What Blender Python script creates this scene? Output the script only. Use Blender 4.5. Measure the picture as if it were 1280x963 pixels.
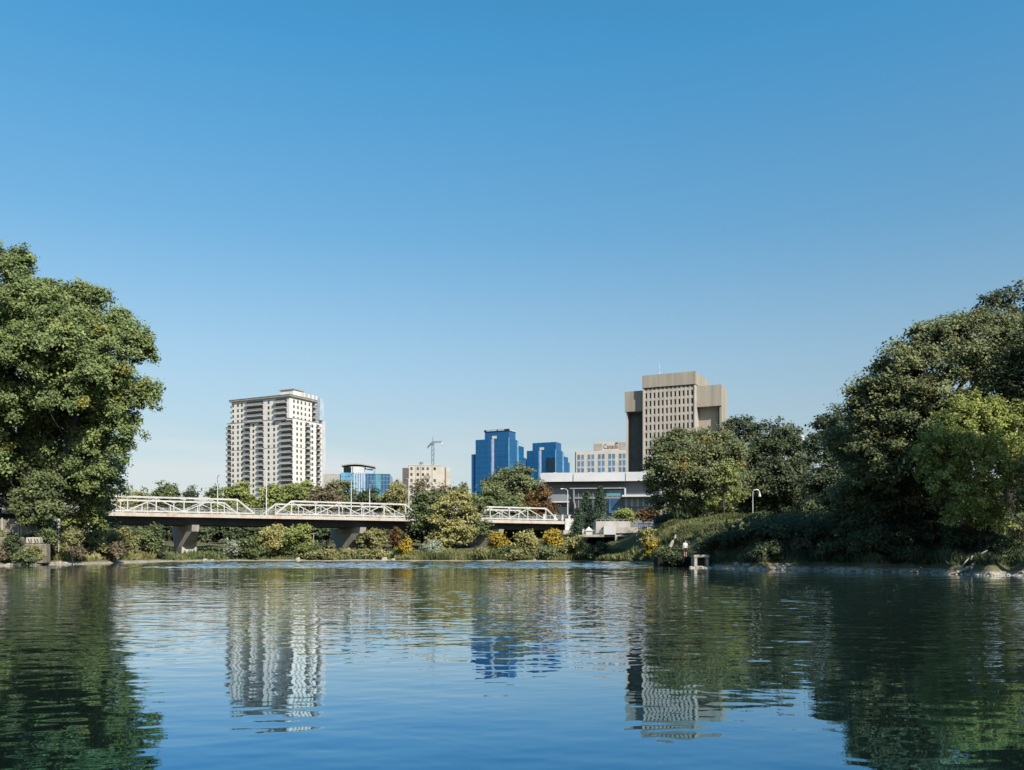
import bpy, bmesh, math, random
import numpy as np
from mathutils import Vector, Matrix

for o in list(bpy.data.objects):
    bpy.data.objects.remove(o)
S = bpy.context.scene
COL = S.collection
R = math.radians
F = 1100.0            # focal length in pixels of the 1280 px wide photograph
HZ = 690.0            # row of the horizon
CAMZ = 1.6

# ------------------------------------------------------------------ camera
cam = bpy.data.cameras.new('camera')
co = bpy.data.objects.new('camera', cam)
COL.objects.link(co)
co.location = (0, 0, CAMZ)
co.rotation_euler = (R(90), 0, 0)
cam.sensor_width = 36.0
cam.lens = 36.0 * F / 1280.0
cam.shift_y = (HZ - 481.5) / 1280.0
cam.clip_start = 0.1
cam.clip_end = 20000
S.camera = co

# ------------------------------------------------------------------ light
SUN_AZ = 33.0         # degrees to the right of straight behind the camera
SUN_EL = 38.0
sd = Vector((math.sin(R(SUN_AZ)) * math.cos(R(SUN_EL)), -math.cos(R(SUN_AZ)) * math.cos(R(SUN_EL)), math.sin(R(SUN_EL))))
sl = bpy.data.lights.new('sun', 'SUN')
sl.energy = 5.0
sl.angle = R(0.5)
sl.color = (1.0, 0.93, 0.82)
so = bpy.data.objects.new('sun', sl)
COL.objects.link(so)
so.location = (100, -100, 200)
so.rotation_euler = (-sd).to_track_quat('-Z', 'Y').to_euler()

W = bpy.data.worlds.new('World')
S.world = W
W.use_nodes = True
nt = W.node_tree
for n in list(nt.nodes):
    nt.nodes.remove(n)
wo = nt.nodes.new('ShaderNodeOutputWorld')
bg = nt.nodes.new('ShaderNodeBackground')
sky = nt.nodes.new('ShaderNodeTexSky')
sky.sky_type = 'NISHITA'
sky.sun_disc = False
sky.sun_elevation = R(SUN_EL)
sky.sun_rotation = math.atan2(sd.x, sd.y)
sky.air_density = 1.0
sky.dust_density = 0.4
sky.ozone_density = 1.5
hsv = nt.nodes.new('ShaderNodeHueSaturation')
hsv.inputs['Hue'].default_value = 0.483
tcs = nt.nodes.new('ShaderNodeTexCoord'); sxs = nt.nodes.new('ShaderNodeSeparateXYZ')
nt.links.new(tcs.outputs['Generated'], sxs.inputs[0])
def by_height(pts):
    r = nt.nodes.new('ShaderNodeValToRGB')
    e = r.color_ramp.elements
    for i, (p, v) in enumerate(pts):
        q = e[i] if i < 2 else e.new(p)
        q.position = p; q.color = (v / 2, v / 2, v / 2, 1)
    m = nt.nodes.new('ShaderNodeMath'); m.operation = 'MULTIPLY'; m.inputs[1].default_value = 2.0
    nt.links.new(sxs.outputs['Z'], r.inputs[0]); nt.links.new(r.outputs[0], m.inputs[0])
    return m.outputs[0]
# clear early autumn air: pale at the horizon, deep blue higher up
nt.links.new(by_height([(0.0, .42), (1.0, 1.3), (.126, .78), (.213, .97), (.334, 1.22), (.50, 1.36)]), hsv.inputs['Saturation'])
nt.links.new(by_height([(0.0, .58), (1.0, .75), (.126, .69), (.213, .88), (.334, 1.08), (.50, 1.36), (.60, 1.30), (.75, .9)]), hsv.inputs['Value'])
nt.links.new(sky.outputs[0], hsv.inputs['Color'])
# thin high cloud low over the left of the skyline
tc = nt.nodes.new('ShaderNodeTexCoord')
mp = nt.nodes.new('ShaderNodeMapping')
mp.inputs['Scale'].default_value = (3.0, 3.0, 30.0)
mp.inputs['Location'].default_value = (0.3, 0.0, 0.0)
nz = nt.nodes.new('ShaderNodeTexNoise')
nz.inputs['Scale'].default_value = 1.0
nz.inputs['Detail'].default_value = 5.0
nz.inputs['Roughness'].default_value = 0.55
rp = nt.nodes.new('ShaderNodeValToRGB')
rp.color_ramp.elements[0].position = 0.38
rp.color_ramp.elements[0].color = (0, 0, 0, 1)
rp.color_ramp.elements[1].position = 0.66
rp.color_ramp.elements[1].color = (1, 1, 1, 1)
sx = nt.nodes.new('ShaderNodeSeparateXYZ')
mrz = nt.nodes.new('ShaderNodeMapRange')
mrz.inputs['From Min'].default_value = 0.18
mrz.inputs['From Max'].default_value = 0.05
mrz.interpolation_type = 'SMOOTHSTEP'
mul = nt.nodes.new('ShaderNodeMath'); mul.operation = 'MULTIPLY'
mul2 = nt.nodes.new('ShaderNodeMath'); mul2.operation = 'MULTIPLY'
mul2.inputs[1].default_value = 0.9
mx = nt.nodes.new('ShaderNodeMix'); mx.data_type = 'RGBA'
mx.inputs['B'].default_value = (5.3, 5.5, 5.75, 1)
L = nt.links.new
L(tc.outputs['Generated'], mp.inputs['Vector']); L(mp.outputs[0], nz.inputs['Vector'])
L(nz.outputs['Fac'], rp.inputs[0]); L(tc.outputs['Generated'], sx.inputs[0])
L(sx.outputs['Z'], mrz.inputs['Value']); L(rp.outputs[0], mul.inputs[0]); L(mrz.outputs[0], mul.inputs[1])
mrx = nt.nodes.new('ShaderNodeMapRange'); mrx.interpolation_type = 'SMOOTHSTEP'
mrx.inputs['From Min'].default_value = 0.22; mrx.inputs['From Max'].default_value = -0.25
mrx.inputs['To Min'].default_value = 0.35; mrx.inputs['To Max'].default_value = 1.0
mul3 = nt.nodes.new('ShaderNodeMath'); mul3.operation = 'MULTIPLY'
L(sx.outputs['X'], mrx.inputs['Value']); L(mul.outputs[0], mul3.inputs[0]); L(mrx.outputs[0], mul3.inputs[1])
L(mul3.outputs[0], mul2.inputs[0]); L(mul2.outputs[0], mx.inputs['Factor'])
L(hsv.outputs[0], mx.inputs['A']); L(mx.outputs['Result'], bg.inputs['Color'])
bg.inputs['Strength'].default_value = 0.1
L(bg.outputs[0], wo.inputs[0])

S.view_settings.view_transform = 'Standard'
S.view_settings.look = 'None'
S.view_settings.gamma = 1.0
S.view_settings.use_curve_mapping = False
S.view_settings.exposure = 0.5
S.render.engine = 'CYCLES'
S.cycles.max_bounces = 6
S.cycles.diffuse_bounces = 1
S.cycles.glossy_bounces = 3
S.cycles.transmission_bounces = 3
S.cycles.caustics_reflective = False
S.cycles.caustics_refractive = False

# ------------------------------------------------------------------ materials
def newmat(name):
    m = bpy.data.materials.new(name)
    m.use_nodes = True
    t = m.node_tree
    b = t.nodes['Principled BSDF']
    return m, t, b

def mat(name, c1, c2=None, rough=0.7, scale=0.6, metallic=0.0, stretch=(1, 1, 1), bump=0.0, spec=0.4, detail=5.0, lo=0.35, hi=0.65):
    m, t, b = newmat(name)
    b.inputs['Roughness'].default_value = rough
    b.inputs['Metallic'].default_value = metallic
    b.inputs['Specular IOR Level'].default_value = spec
    if c2 is None:
        c2 = tuple(v * 0.8 for v in c1)
    tc = t.nodes.new('ShaderNodeTexCoord')
    mp = t.nodes.new('ShaderNodeMapping')
    mp.inputs['Scale'].default_value = stretch
    nz = t.nodes.new('ShaderNodeTexNoise')
    nz.inputs['Scale'].default_value = scale
    nz.inputs['Detail'].default_value = detail
    cr = t.nodes.new('ShaderNodeValToRGB')
    cr.color_ramp.elements[0].position = lo
    cr.color_ramp.elements[0].color = (*c1, 1)
    cr.color_ramp.elements[1].position = hi
    cr.color_ramp.elements[1].color = (*c2, 1)
    L = t.links.new
    L(tc.outputs['Object'], mp.inputs[0]); L(mp.outputs[0], nz.inputs['Vector'])
    L(nz.outputs['Fac'], cr.inputs[0]); L(cr.outputs[0], b.inputs['Base Color'])
    if bump:
        bp = t.nodes.new('ShaderNodeBump')
        bp.inputs['Strength'].default_value = 0.8
        bp.inputs['Distance'].default_value = bump
        L(nz.outputs['Fac'], bp.inputs['Height']); L(bp.outputs[0], b.inputs['Normal'])
    return m

def leafmat(name, dark, mid, light, trans=0.27, accent=None, gain=2.05):
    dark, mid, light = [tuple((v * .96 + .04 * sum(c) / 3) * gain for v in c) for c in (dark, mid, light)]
    m, t, b = newmat(name)
    b.inputs['Roughness'].default_value = 0.55
    b.inputs['Specular IOR Level'].default_value = 0.22
    at = t.nodes.new('ShaderNodeAttribute'); at.attribute_name = 'tint'
    cr = t.nodes.new('ShaderNodeValToRGB')
    e = cr.color_ramp.elements
    e[0].position = 0.0; e[0].color = (*dark, 1)
    e[1].position = 0.86; e[1].color = (*light, 1)
    k = e.new(0.45); k.color = (*mid, 1)
    k = e.new(0.97); k.color = (*(accent or light), 1)
    tr = t.nodes.new('ShaderNodeBsdfTranslucent')
    ms = t.nodes.new('ShaderNodeMixShader'); ms.inputs[0].default_value = trans
    out = t.nodes['Material Output']
    L = t.links.new
    L(at.outputs['Fac'], cr.inputs[0]); L(cr.outputs[0], b.inputs['Base Color']); L(cr.outputs[0], tr.inputs['Color'])
    L(b.outputs[0], ms.inputs[1]); L(tr.outputs[0], ms.inputs[2]); L(ms.outputs[0], out.inputs['Surface'])
    return m

M = {}
M['bark'] = mat('bark', (0.05, 0.043, 0.034), (0.025, 0.022, 0.018), 0.9, 3.0, stretch=(1, 1, 0.25), bump=0.05)
M['paint'] = mat('white_paint', (0.50, 0.495, 0.47), (0.39, 0.38, 0.35), 0.55, 1.2, stretch=(1, 1, 0.4))
M['rusty'] = mat('rusty_paint', (0.44, 0.40, 0.35), (0.40, 0.25, 0.18), 0.7, 1.1, stretch=(1, 1, 0.6), lo=0.46, hi=0.74)
M['girder'] = mat('dark_girder', (0.06, 0.055, 0.05), (0.04, 0.036, 0.032), 0.75, 0.8)  # dark tone also carries the shade of the deck overhang
M['concrete'] = mat('concrete', (0.40, 0.37, 0.32), (0.28, 0.26, 0.22), 0.85, 0.7, stretch=(1, 1, 0.3), bump=0.02)
M['old_concrete'] = mat('old_concrete', (0.22, 0.20, 0.17), (0.10, 0.095, 0.08), 0.9, 0.9, stretch=(1, 1, 0.4), bump=0.03)
M['pale_concrete'] = mat('pale_concrete', (0.42, 0.40, 0.37), (0.30, 0.28, 0.25), 0.8, 0.6, stretch=(1, 1, 0.3))
M['dark_concrete'] = mat('near_black_concrete', (0.022, 0.024, 0.02), (0.012, 0.014, 0.011), 0.9, 0.8, stretch=(1, 1, 0.4), spec=0.1)  # near-black tone for the low wall, terrace back wall and graffiti
M['asphalt'] = mat('asphalt', (0.055, 0.055, 0.055), (0.04, 0.04, 0.04), 0.9, 2.0)
M['rail'] = mat('grey_railing', (0.34, 0.34, 0.32), (0.25, 0.25, 0.24), 0.6, 1.5)
M['stucco'] = mat('cream_stucco', (0.66, 0.63, 0.575), (0.58, 0.55, 0.50), 0.85, 0.25)
M['stucco_trim'] = mat('grey_trim', (0.28, 0.27, 0.25), None, 0.7, 0.5)
M['rail_dark'] = mat('dark_balcony_metal', (0.05, 0.05, 0.052), (0.035, 0.035, 0.036), 0.5, 0.8)
M['balc_glass'] = mat('balcony_panel', (0.30, 0.30, 0.30), (0.22, 0.22, 0.22), 0.25, 0.8)
M['glass_black'] = mat('black_glass', (0.018, 0.02, 0.022), (0.012, 0.013, 0.015), 0.25, 0.35, spec=0.3)
M['glass_dark'] = mat('dark_glass', (0.035, 0.042, 0.05), (0.02, 0.025, 0.03), 0.12, 0.35, spec=0.5)
M['brutal'] = mat('beige_precast', (0.34, 0.305, 0.25), (0.25, 0.222, 0.18), 0.85, 0.5, stretch=(1, 1, 0.08))
M['brutal_light'] = mat('pale_precast', (0.43, 0.39, 0.34), (0.35, 0.315, 0.27), 0.85, 0.3)
M['brutal_shade'] = mat('shaded_precast', (0.075, 0.082, 0.082), (0.055, 0.06, 0.06), 0.7, 0.3)  # beige precast darkened to the shadow tone of its recesses
M['blue_glass'] = mat('blue_glass', (0.012, 0.095, 0.235), (0.010, 0.075, 0.19), 0.22, 0.09, stretch=(1, 1, 0.4), spec=0.35)
M['blue_light'] = mat('light_blue_glass', (0.12, 0.34, 0.50), (0.09, 0.27, 0.42), 0.25, 0.2)
M['blue_mull'] = mat('blue_mullion', (0.010, 0.065, 0.155), None, 0.35, 0.4)
M['violet'] = mat('lilac_panel', (0.42, 0.42, 0.58), (0.36, 0.36, 0.5), 0.4, 0.4)
M['navy'] = mat('navy_panel', (0.012, 0.03, 0.05), None, 0.4, 0.4)
M['sign_pale'] = mat('pale_letters', (0.55, 0.6, 0.65), None, 0.5, 1.0)
M['gov'] = mat('pinkish_precast', (0.50, 0.455, 0.41), (0.43, 0.39, 0.355), 0.85, 0.25)
M['gov_grey'] = mat('grey_louvre', (0.33, 0.32, 0.29), None, 0.7, 0.8)
M['gov_glass'] = mat('blue_grey_glass', (0.10, 0.17, 0.25), (0.07, 0.12, 0.18), 0.15, 0.4)
M['gov_span'] = mat('pale_blue_spandrel', (0.38, 0.47, 0.54), None, 0.4, 0.4)
M['letter'] = mat('dark_letters', (0.10, 0.09, 0.09), None, 0.6, 1.0)
M['red'] = mat('flag_red', (0.35, 0.04, 0.04), None, 0.6, 1.0)
M['vault'] = mat('white_roof_panel', (0.50, 0.50, 0.505), (0.42, 0.42, 0.43), 0.5, 0.2)
M['alu'] = mat('grey_cladding', (0.175, 0.185, 0.20), (0.14, 0.15, 0.16), 0.5, 0.2, stretch=(0.3, 0.3, 2))
M['teal'] = mat('teal_glass', (0.10, 0.30, 0.33), (0.06, 0.2, 0.25), 0.15, 0.3)
M['deep_blue'] = mat('deep_blue_glass', (0.03, 0.10, 0.20), (0.02, 0.07, 0.14), 0.15, 0.3)
M['beige'] = mat('beige_render', (0.46, 0.425, 0.365), (0.38, 0.345, 0.29), 0.85, 0.3)
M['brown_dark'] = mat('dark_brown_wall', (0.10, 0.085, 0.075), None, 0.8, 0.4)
M['crane'] = mat('blue_grey_steel', (0.14, 0.19, 0.24), None, 0.6, 0.5)
M['steel'] = mat('galvanised_steel', (0.5, 0.5, 0.48), (0.42, 0.42, 0.4), 0.45, 1.0, metallic=0.3)
M['white_plastic'] = mat('white_plastic', (0.58, 0.58, 0.56), None, 0.5, 2.0)
M['fence_wood'] = mat('weathered_boards', (0.25, 0.225, 0.18), (0.14, 0.125, 0.10), 0.85, 1.5, stretch=(6, 6, 0.5))
M['fence_post'] = mat('pale_post', (0.45, 0.42, 0.36), (0.34, 0.31, 0.26), 0.85, 1.5)
M['stone'] = mat('grey_stone', (0.24, 0.205, 0.165), (0.11, 0.10, 0.08), 0.9, 1.6, bump=0.04)
M['pale_stone'] = mat('pale_limestone', (0.42, 0.39, 0.33), (0.27, 0.25, 0.21), 0.9, 2.0, bump=0.04)
M['driftwood'] = mat('bleached_wood', (0.44, 0.39, 0.32), (0.26, 0.23, 0.18), 0.85, 3.0, stretch=(1, 1, 1))
M['blue_metal'] = mat('blue_painted_metal', (0.03, 0.16, 0.34), (0.02, 0.11, 0.26), 0.4, 1.5)
M['skin'] = mat('skin', (0.46, 0.29, 0.21), (0.42, 0.26, 0.19), 0.6, 4.0)
M['hair'] = mat('brown_hair', (0.05, 0.035, 0.025), None, 0.7, 8.0)
M['shirt_white'] = mat('white_cotton', (0.7, 0.7, 0.72), (0.62, 0.62, 0.65), 0.85, 6.0)
M['cloth_dark'] = mat('dark_cloth', (0.03, 0.03, 0.035), None, 0.85, 6.0)
M['shirt_mauve'] = mat('mauve_cotton', (0.16, 0.12, 0.15), None, 0.85, 6.0)
M['path'] = mat('pale_path', (0.42, 0.40, 0.36), (0.34, 0.32, 0.29), 0.9, 0.8)

LF = {
 'cotton': leafmat('cottonwood_leaf', (0.040, 0.058, 0.021), (0.088, 0.116, 0.041), (0.152, 0.182, 0.064), accent=(0.24, 0.22, 0.045)),
 'maple':  leafmat('maple_leaf', (0.038, 0.047, 0.021), (0.078, 0.092, 0.040), (0.14, 0.15, 0.065), accent=(0.22, 0.16, 0.04)),
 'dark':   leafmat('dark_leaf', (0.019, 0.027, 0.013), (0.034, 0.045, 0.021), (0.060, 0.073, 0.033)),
 'willow': leafmat('willow_leaf', (0.072, 0.092, 0.022), (0.138, 0.160, 0.040), (0.21, 0.23, 0.065)),
 'bright': leafmat('bright_leaf', (0.058, 0.076, 0.020), (0.112, 0.130, 0.036), (0.18, 0.19, 0.058)),
 'yellowgreen': leafmat('yellow_green_leaf', (0.17, 0.165, 0.055), (0.31, 0.29, 0.10), (0.42, 0.38, 0.15), gain=1.1),
 'yellow': leafmat('yellow_leaf', (0.19, 0.14, 0.02), (0.36, 0.26, 0.03), (0.48, 0.36, 0.06), gain=1.1),
 'rust':   leafmat('rust_leaf', (0.07, 0.045, 0.018), (0.135, 0.078, 0.03), (0.2, 0.11, 0.04), gain=1.1),
 'tan':    leafmat('tan_leaf', (0.10, 0.082, 0.045), (0.17, 0.14, 0.08), (0.25, 0.2, 0.12), gain=1.1),
 'mid':    leafmat('mid_leaf', (0.032, 0.044, 0.018), (0.062, 0.077, 0.030), (0.105, 0.12, 0.046)),
 'olive':  leafmat('olive_leaf', (0.062, 0.066, 0.024), (0.12, 0.118, 0.045), (0.19, 0.17, 0.075), accent=(0.26, 0.2, 0.09)),
 'silver': leafmat('silver_leaf', (0.14, 0.17, 0.11), (0.25, 0.28, 0.2), (0.36, 0.38, 0.29), gain=1.1),
 'spruce': leafmat('spruce_needle', (0.018, 0.034, 0.02), (0.034, 0.055, 0.032), (0.055, 0.08, 0.045), trans=0.15),
 'drygrass': leafmat('dry_grass_blade', (0.042, 0.052, 0.018), (0.088, 0.096, 0.036), (0.15, 0.145, 0.06)),
 'brush':  leafmat('dry_brush', (0.09, 0.075, 0.045), (0.16, 0.13, 0.08), (0.25, 0.2, 0.12), gain=1.1),
}

def vary(m, amount):
    t = m.node_tree; b = t.nodes['Principled BSDF']
    src = b.inputs['Base Color'].links[0].from_socket
    oi = t.nodes.new('ShaderNodeObjectInfo'); mr = t.nodes.new('ShaderNodeMapRange')
    mr.inputs['To Min'].default_value = 1 - amount * .5; mr.inputs['To Max'].default_value = 1 + amount
    hs = t.nodes.new('ShaderNodeHueSaturation')
    t.links.new(oi.outputs['Random'], mr.inputs['Value']); t.links.new(mr.outputs[0], hs.inputs['Value'])
    t.links.new(src, hs.inputs['Color']); t.links.new(hs.outputs[0], b.inputs['Base Color'])
def panes(m, sx_, sz_, amount):
    t = m.node_tree; b = t.nodes['Principled BSDF']
    src = b.inputs['Base Color'].links[0].from_socket
    tc = t.nodes.new('ShaderNodeTexCoord'); sn = t.nodes.new('ShaderNodeVectorMath'); sn.operation = 'SNAP'
    sn.inputs[1].default_value = (sx_, sx_, sz_)
    wn = t.nodes.new('ShaderNodeTexWhiteNoise'); mr = t.nodes.new('ShaderNodeMapRange')
    mr.inputs['To Min'].default_value = 1 - amount; mr.inputs['To Max'].default_value = 1 + amount
    hs = t.nodes.new('ShaderNodeHueSaturation')
    t.links.new(tc.outputs['Object'], sn.inputs[0]); t.links.new(sn.outputs[0], wn.inputs['Vector'])
    t.links.new(wn.outputs['Value'], mr.inputs['Value']); t.links.new(mr.outputs[0], hs.inputs['Value'])
    t.links.new(src, hs.inputs['Color']); t.links.new(hs.outputs[0], b.inputs['Base Color'])
vary(M['glass_dark'], 2.2); vary(M['balc_glass'], .5); vary(M['gov_glass'], .35)
panes(M['blue_glass'], 1.6, 3.6, .09); panes(M['deep_blue'], 1.6, 3.0, .3); panes(M['blue_light'], 1.6, 3.0, .2)

# ------------------------------------------------------------------ helpers
def P(px, py, Y):
    return Vector(((px - 640.0) * Y / F, Y, CAMZ + (HZ - py) * Y / F))

def tag(o, label=None, cat=None, group=None, kind=None):
    if label: o['label'] = label
    if cat: o['category'] = cat
    if group: o['group'] = group
    if kind: o['kind'] = kind
    return o

def empty(name, loc, rz=0.0, label=None, cat=None, group=None):
    o = bpy.data.objects.new(name, None)
    COL.objects.link(o)
    o.location = loc
    o.rotation_euler = (0, 0, rz)
    o.empty_display_size = 0.5
    return tag(o, label, cat, group)

class MB:
    def __init__(s):
        s.v = []; s.f = []; s.mi = []
    def add(s, vs, fs, mi=0):
        b = len(s.v)
        s.v.extend([tuple(v) for v in vs])
        s.f.extend([tuple(b + i for i in f) for f in fs])
        s.mi.extend([mi] * len(fs))
        return s
    def box(s, x0, x1, y0, y1, z0, z1, mi=0):
        vs = [(x0, y0, z0), (x1, y0, z0), (x1, y1, z0), (x0, y1, z0), (x0, y0, z1), (x1, y0, z1), (x1, y1, z1), (x0, y1, z1)]
        return s.add(vs, [(3, 2, 1, 0), (4, 5, 6, 7), (0, 1, 5, 4), (1, 2, 6, 5), (2, 3, 7, 6), (3, 0, 4, 7)], mi)
    def beam(s, p, q, w, h, mi=0):
        p = Vector(p); q = Vector(q)
        d = (q - p).normalized()
        up = Vector((0, 0, 1)) if abs(d.z) < 0.97 else Vector((1, 0, 0))
        a = d.cross(up).normalized() * (w / 2)
        b = a.normalized().cross(d).normalized() * (h / 2)
        vs = [p - a - b, p + a - b, p + a + b, p - a + b, q - a - b, q + a - b, q + a + b, q - a + b]
        return s.add(vs, [(0, 1, 2, 3)[::-1], (4, 5, 6, 7), (0, 1, 5, 4), (1, 2, 6, 5), (2, 3, 7, 6), (3, 0, 4, 7)], mi)
    def tube(s, pts, rads, n=8, mi=0):
        pts = [Vector(p) for p in pts]
        rings = []
        for i, p in enumerate(pts):
            d = (pts[min(i + 1, len(pts) - 1)] - pts[max(i - 1, 0)]).normalized()
            up = Vector((0, 0, 1)) if abs(d.z) < 0.9 else Vector((1, 0, 0))
            a = d.cross(up).normalized(); b = a.cross(d).normalized()
            rings.append([p + (a * math.cos(2 * math.pi * k / n) + b * math.sin(2 * math.pi * k / n)) * rads[i] for k in range(n)])
        vs = [v for r in rings for v in r]
        fs = []
        for i in range(len(pts) - 1):
            for k in range(n):
                fs.append((i * n + k, (i + 1) * n + k, (i + 1) * n + (k + 1) % n, i * n + (k + 1) % n))
        fs.append(tuple(range(n)))
        fs.append(tuple(range((len(pts) - 1) * n, len(pts) * n))[::-1])
        return s.add(vs, fs, mi)
    def prism(s, poly, z0, z1, mi=0):
        n = len(poly)
        vs = [(x, y, z0) for x, y in poly] + [(x, y, z1) for x, y in poly]
        fs = [tuple(range(n))[::-1], tuple(range(n, 2 * n))] + [(i, (i + 1) % n, n + (i + 1) % n, n + i) for i in range(n)]
        return s.add(vs, fs, mi)
    def mesh(s, name, mats):
        me = bpy.data.meshes.new(name)
        me.from_pydata(s.v, [], s.f)
        for m in (mats if isinstance(mats, (list, tuple)) else [mats]):
            me.materials.append(m)
        me.polygons.foreach_set('material_index', s.mi)
        me.update()
        return me
    def build(s, name, mats, parent=None, loc=None, smooth=False):
        me = s.mesh(name, mats)
        if smooth:
            me.polygons.foreach_set('use_smooth', [True] * len(me.polygons))
        return inst(name, me, parent, loc)

def inst(name, me, parent=None, loc=None, rz=0.0):
    o = bpy.data.objects.new(name, me)
    COL.objects.link(o)
    if parent is not None: o.parent = parent
    if loc is not None: o.location = loc
    if rz: o.rotation_euler = (0, 0, rz)
    return o

def bevelled(mb, name, mats, parent=None, loc=None, w=0.03, seg=1):
    o = mb.build(name, mats, parent, loc)
    bm = bmesh.new(); bm.from_mesh(o.data)
    bmesh.ops.bevel(bm, geom=list(bm.edges), offset=w, segments=seg, affect='EDGES')
    bm.to_mesh(o.data); bm.free()
    return o

def many(name, items, parent, limit=100, rest_mats=None):
    """items = (mesh, loc, rz): the nearest `limit` as parts, the rest joined as one part marked stuff."""
    for me, loc, rz in items[:limit]:
        inst(name, me, parent, loc, rz)
    if len(items) > limit:
        mb = MB(); mats = list(items[0][0].materials)
        for me, loc, rz in items[limit:]:
            mw = Matrix.Translation(loc) @ Matrix.Rotation(rz, 4, 'Z')
            b = len(mb.v)
            mb.v.extend([tuple(mw @ v.co) for v in me.vertices])
            for p in me.polygons:
                mb.f.append(tuple(b + i for i in p.vertices)); mb.mi.append(min(p.material_index, len(mats) - 1))
        o = mb.build(name, mats, parent)
        o['kind'] = 'stuff'

# ------------------------------------------------------------------ terrain
OFF = np.array([-30, -6, -1.5, 0, 2, 6, 12, 25, 60, 150, 400, 9000.0])
KEYS = [
 (-2600, 20,  [-2, -1.2, -.3, 0, .3, 1.6, 3.4, 4.2, 4.6, 5.5, 8, 8]),
 (-600, 62,   [-2, -1.2, -.3, 0, .3, 1.6, 3.4, 4.2, 4.6, 5.5, 8, 8]),
 (0, 97,      [-2, -1.2, -.3, 0, .22, 1.1, 3.3, 4.3, 4.8, 5.5, 8, 8]),
 (110, 115,   [-2, -1.2, -.3, 0, .2, 1.0, 2.7, 3.9, 4.5, 5.5, 8, 8]),
 (175, 132,   [-2, -1.2, -.3, 0, .3, .8, 1.6, 2.4, 3.5, 5.5, 8, 8]),
 (215, 146,   [-2, -1.2, -.3, 0, .2, .5, .8, 1.2, 2.5, 5.5, 8, 8]),
 (330, 152,   [-2, -1.2, -.3, 0, .2, .5, .8, 1.2, 2.5, 6, 8, 8]),
 (480, 150,   [-2, -1.2, -.3, 0, .25, .5, .8, 1.2, 2.5, 6, 8, 8]),
 (640, 146,   [-2, -1.2, -.3, 0, .3, .7, 1.2, 2.0, 4.0, 7, 8, 8]),
 (720, 139,   [-2, -1.2, -.3, 0, .3, .8, 1.4, 2.8, 6.4, 7, 8, 8]),
 (790, 124,   [-2, -1.2, -.3, 0, .3, .8, 1.5, 4.6, 6.8, 7.5, 8, 8]),
 (832, 101,   [-2, -1.2, -.3, 0, .5, 1.6, 3.4, 5.3, 6.5, 7.5, 8, 8]),
 (872, 89,    [-2, -1.2, -.3, 0, .6, 2.2, 4.0, 5.5, 6.2, 7.5, 8, 8]),
 (950, 79,    [-2, -1.2, -.3, 0, .95, 2.0, 3.9, 5.5, 6.0, 7, 8, 8]),
 (1100, 70,   [-2, -1.2, -.3, 0, .95, 2.0, 3.4, 4.6, 5.5, 7, 8, 8]),
 (1280, 58,   [-2, -1.2, -.3, 0, .95, 2.0, 3.0, 4.2, 5, 7, 8, 8]),
 (1900, 36,   [-2, -1.2, -.3, 0, .95, 2.0, 3.0, 4.2, 5, 7, 8, 8]),
 (3900, 14,   [-2, -1.2, -.3, 0, .4, 1.5, 3.0, 4.2, 5, 7, 8, 8]),
]
KPX = np.array([k[0] for k in KEYS], float)
KYS = np.array([k[1] for k in KEYS], float)
KZ = np.array([k[2] for k in KEYS], float)

def shore(px):
    px = np.asarray(px, float)
    return np.interp(px, KPX, KYS) + 1.1 * np.sin(px * 0.045) + 0.7 * np.sin(px * 0.13 + 1.0)

def gz_arr(px, Y):
    px = np.asarray(px, float); Y = np.asarray(Y, float)
    off = Y - shore(px)
    i = np.clip(np.searchsorted(KPX, px) - 1, 0, len(KPX) - 2)
    t = np.clip((px - KPX[i]) / (KPX[i + 1] - KPX[i]), 0, 1)
    za = np.zeros_like(off)
    for k in range(len(KPX) - 1):
        msk = i == k
        if msk.any():
            a = np.interp(off[msk], OFF, KZ[k]); b = np.interp(off[msk], OFF, KZ[k + 1])
            za[msk] = a * (1 - t[msk]) + b * t[msk]
    land = np.clip(off / 6.0, 0, 1)
    x = (px - 640) * Y / F
    za = za + land * (0.18 * np.sin(x * 0.9 + Y * 0.37) + 0.14 * np.sin(x * 0.41 - Y * 0.83))
    return za

def gz(px, Y):
    return float(gz_arr(np.array([px]), np.array([Y]))[0])

def gxy(x, y):
    return gz(640 + F * x / y, y)

def ground():
    pxs = np.concatenate([np.arange(-2600, -200, 60), np.arange(-200, 1500, 6), np.arange(1500, 3901, 60)]).astype(float)
    offs = np.concatenate([[-14, -6, -3, -1.5, -.7, 0, .5, 1, 1.6, 2.3, 3, 4, 5, 6, 7, 8.5, 10, 12, 14, 16, 19, 22, 26, 31, 37, 45, 55, 70, 90, 120, 160, 220, 320, 500, 900, 2000, 5000, 9000]])
    PX, OF = np.meshgrid(pxs, offs, indexing='ij')
    YS = shore(PX)
    Y = np.maximum(YS + OF, 2.0)
    Z = gz_arr(PX.ravel(), Y.ravel()).reshape(PX.shape)
    X = (PX - 640) * Y / F
    V = np.stack([X, Y, Z], -1).reshape(-1, 3)
    n, m = PX.shape
    idx = np.arange(n * m).reshape(n, m)
    fs = np.stack([idx[:-1, :-1], idx[1:, :-1], idx[1:, 1:], idx[:-1, 1:]], -1).reshape(-1, 4)
    return V, fs

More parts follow.
